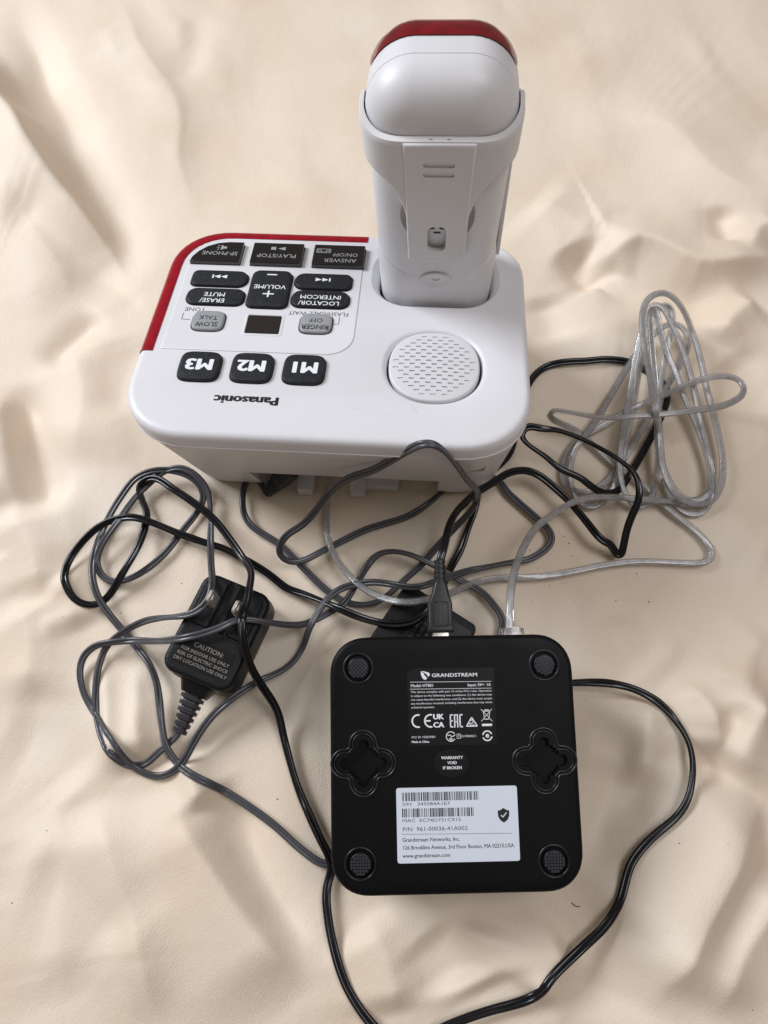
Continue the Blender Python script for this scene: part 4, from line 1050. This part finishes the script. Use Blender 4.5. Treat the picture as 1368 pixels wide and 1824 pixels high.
# ================================================================== CLEAR TELEPHONE CORD
tc_ = empty('telephone_cable', tuple(at(1140, 760, 0)), (0, 0, 0), 'clear flat telephone cord coiled in a heap beside the phone base', 'telephone cord')
CL = [(586, 838, 9), (585, 850, 8), (583, 875, 6), (581, 910, 5), (582, 945, 7), (591, 980, 8), (608, 1009, 9), (632, 1035, 11), (659, 1055, 17), (692, 1068, 23), (723, 1073, 26), (756, 1069, 24), (780, 1063, 18), (807, 1055, 11), (837, 1041, 6), (868, 1032, 4), (907, 1029, 4), (966, 1027, 4), (1031, 1016, 4), (1080, 1006, 4), (1132, 1000, 4), (1185, 1001, 4), (1235, 1003, 4), (1258, 1002, 4), (1268, 994, 4), (1269, 984, 4), (1249, 955, 4), (1215, 926, 4), (1184, 900, 4), (1146, 863, 4), (1091, 826, 3), (1031, 770, 5), (1000, 755, 9), (982, 746, 13), (977, 738, 16), (981, 732, 19), (991, 731, 21), (1031, 738, 24), (1083, 744, 27), (1131, 741, 29), (1188, 737, 30), (1245, 730, 29), (1293, 721, 27), (1322, 704, 25), (1326, 692, 24), (1318, 677, 23), (1299, 670, 22), (1268, 671, 20), (1233, 682, 17), (1202, 695, 13), (1159, 714, 9), (1117, 732, 7), (1080, 755, 5),
      (1054, 769, 4), (1023, 789, 3), (1006, 818, 3), (1001, 846, 3), (1011, 869, 3), (1034, 878, 3), (1066, 869, 3), (1097, 838, 3), (1128, 790, 4), (1152, 750, 5), (1178, 705, 5), (1204, 662, 5), (1219, 634, 6), (1226, 612, 7), (1223, 592, 8), (1208, 578, 9), (1188, 578, 9), (1162, 598, 7), (1128, 638, 5), (1090, 702, 4), (1055, 760, 7), (1024, 800, 7), (1016, 830, 5), (1017, 862, 4), (1030, 892, 3), (1048, 904, 3), (1068, 898, 3), (1094, 866, 4), (1112, 800, 6), (1126, 730, 8), (1138, 660, 10), (1152, 600, 13), (1166, 560, 16), (1182, 540, 19), (1195, 546, 20), (1198, 570, 18), (1192, 605, 15), (1182, 650, 12), (1174, 700, 10), (1172, 770, 8), (1172, 820, 6),
      (1168, 860, 5), (1158, 890, 5), (1143, 905, 5), (1128, 900, 6), (1114, 880, 7), (1105, 850, 8), (1104, 815, 9), (1110, 770, 10), (1117, 730, 11), (1124, 690, 12), (1130, 650, 14), (1138, 610, 17), (1148, 575, 20), (1158, 548, 22), (1166, 540, 23), (1180, 548, 22), (1198, 580, 20), (1214, 618, 17), (1226, 655, 14), (1234, 685, 12), (1242, 725, 9), (1254, 775, 7), (1265, 820, 6), (1270, 850, 5), (1268, 872, 5), (1252, 888, 4), (1228, 892, 4), (1208, 880, 5), (1190, 852, 7), (1178, 820, 10), (1171, 775, 14), (1168, 735, 33), (1160, 680, 32), (1150, 630, 28), (1144, 590, 27), (1144, 560, 27), (1152, 535, 27), (1168, 523, 27), (1188, 522, 26), (1206, 536, 24), (1222, 562, 20), (1236, 600, 15), (1248, 640, 12), (1258, 690, 9), (1270, 735, 7), (1282, 785, 6), (1288, 830, 6), (1284, 865, 6), (1268, 892, 6), (1245, 899, 7), (1218, 893, 9), (1196, 872, 12), (1182, 838, 14), (1176, 790, 15), (1172, 740, 18), (1168, 690, 20), (1163, 640, 21), (1160, 600, 22), (1158, 570, 23), (1161, 548, 24), (1168, 552, 23), (1176, 590, 19), (1188, 630, 15), (1204, 665, 12), (1222, 715, 9), (1244, 765, 7), (1260, 812, 6), (1267, 850, 6), (1266, 885, 7), (1258, 908, 4), (1240, 918, 3), (1216, 912, 3), (1196, 890, 3), (1184, 862, 3), (1180, 850, 3), (1190, 868, 3), (1215, 884, 3), (1236, 893, 3)]
# the tail that runs from the heap to the box
TAIL = [(1268, 872, 7), (1256, 888, 7), (1236, 893, 6), (1205, 894, 6), (1175, 892, 8), (1142, 889, 10), (1097, 886, 12), (1058, 886, 15), (1023, 893, 18), (992, 913, 21), (961, 933, 24), (940, 961, 28), (924, 994, 33), (914, 1027, 38), (909, 1060, 42), (908, 1085, 43), (908, 1112, 43.5, 1), (908, 1126, 43, 1)]
fsec = rr(1.8, 1.0, .95, 4)
def clear_cord(pts, nm, seed, tw):
    pts = zz(pts); p = lift(smooth_path(catmull(pts, 1.5), 4), 1.0); t = wander(len(p), tw, 40, seed)
    o = from_bm(nm, sweep(p, fsec, t), CLEARS, tc_, None, 60); o.matrix_basis = parent_inv(tc_)
    w = bmesh.new()
    for x in (-.9, -.3, .3, .9):
        sweep(p, circ(.26, 6, x, 0), t, w)
    o2 = from_bm('wire_core', w, WIREM, o, None, 180)
clear_cord(CL[:-2], 'cord', 21, .6)
clear_cord(TAIL, 'cord', 23, .5)
# modular plug in the box's upper edge
MPB = parent_inv(tc_) @ Qm
mp_ = from_bm('modular_plug', yst([(44, 4.8, 3.2, 27.2, -9.5, .12), (52.4, 4.8, 3.2, 27.2, -9.5, .12), (52.8, 4.6, 3.0, 27.2, -9.5, .15)], 3), CLEARP, tc_, MPB)
from_bm('plug_latch', yst([(46, 2.8, .6, 27.2, -5.6, .3), (53.0, 2.8, .5, 27.2, -5.4, .3), (53.4, 2.6, .4, 27.2, -5.4, .3)], 3), CLEARP, mp_)

# ================================================================== SPECKS ON THE CLOTH
bmx = bmesh.new()
spots = [(370, 1060), (395, 890), (285, 1195)]
for q in range(110):
    if q < 50: px, py = random.gauss(1010, 70), random.gauss(1010, 50)
    elif q < 65: px, py = random.gauss(930, 30), random.gauss(800, 50)
    else: px, py = random.uniform(20, 1340), random.uniform(850, 1800)
    w = at(px, py); g = ground(w.x, w.y)
    s = random.choice((.1, .12, .15, .18, .22, .3)); a = random.random() * 6.3
    bmesh.ops.create_icosphere(bmx, subdivisions=1, radius=s, matrix=Matrix.Translation((w.x, w.y, g + s * .25)) @ Matrix.Rotation(a, 4, 'Z') @ Matrix.Diagonal((random.uniform(1, 2.2), .8, .5, 1)))
tag(from_bm('crumbs', bmx, CRUMB, None, None, 0), 'scattered dark crumbs and specks on the cream cloth', 'crumbs', None, 'stuff')
p0 = [at(*q) for q in ((1017, 1607), (1022, 1611), (1025, 1614), (1031, 1613))]
tag(from_bm('thread', tube(smooth_path(catmull([(v.x, v.y, ground(v.x, v.y) + .3 + .5 * (i % 2)) for i, v in enumerate(p0)], .4), 2), .16, n=6), THREADM), 'tiny dark red thread lying on the cloth below the square black box', 'thread')
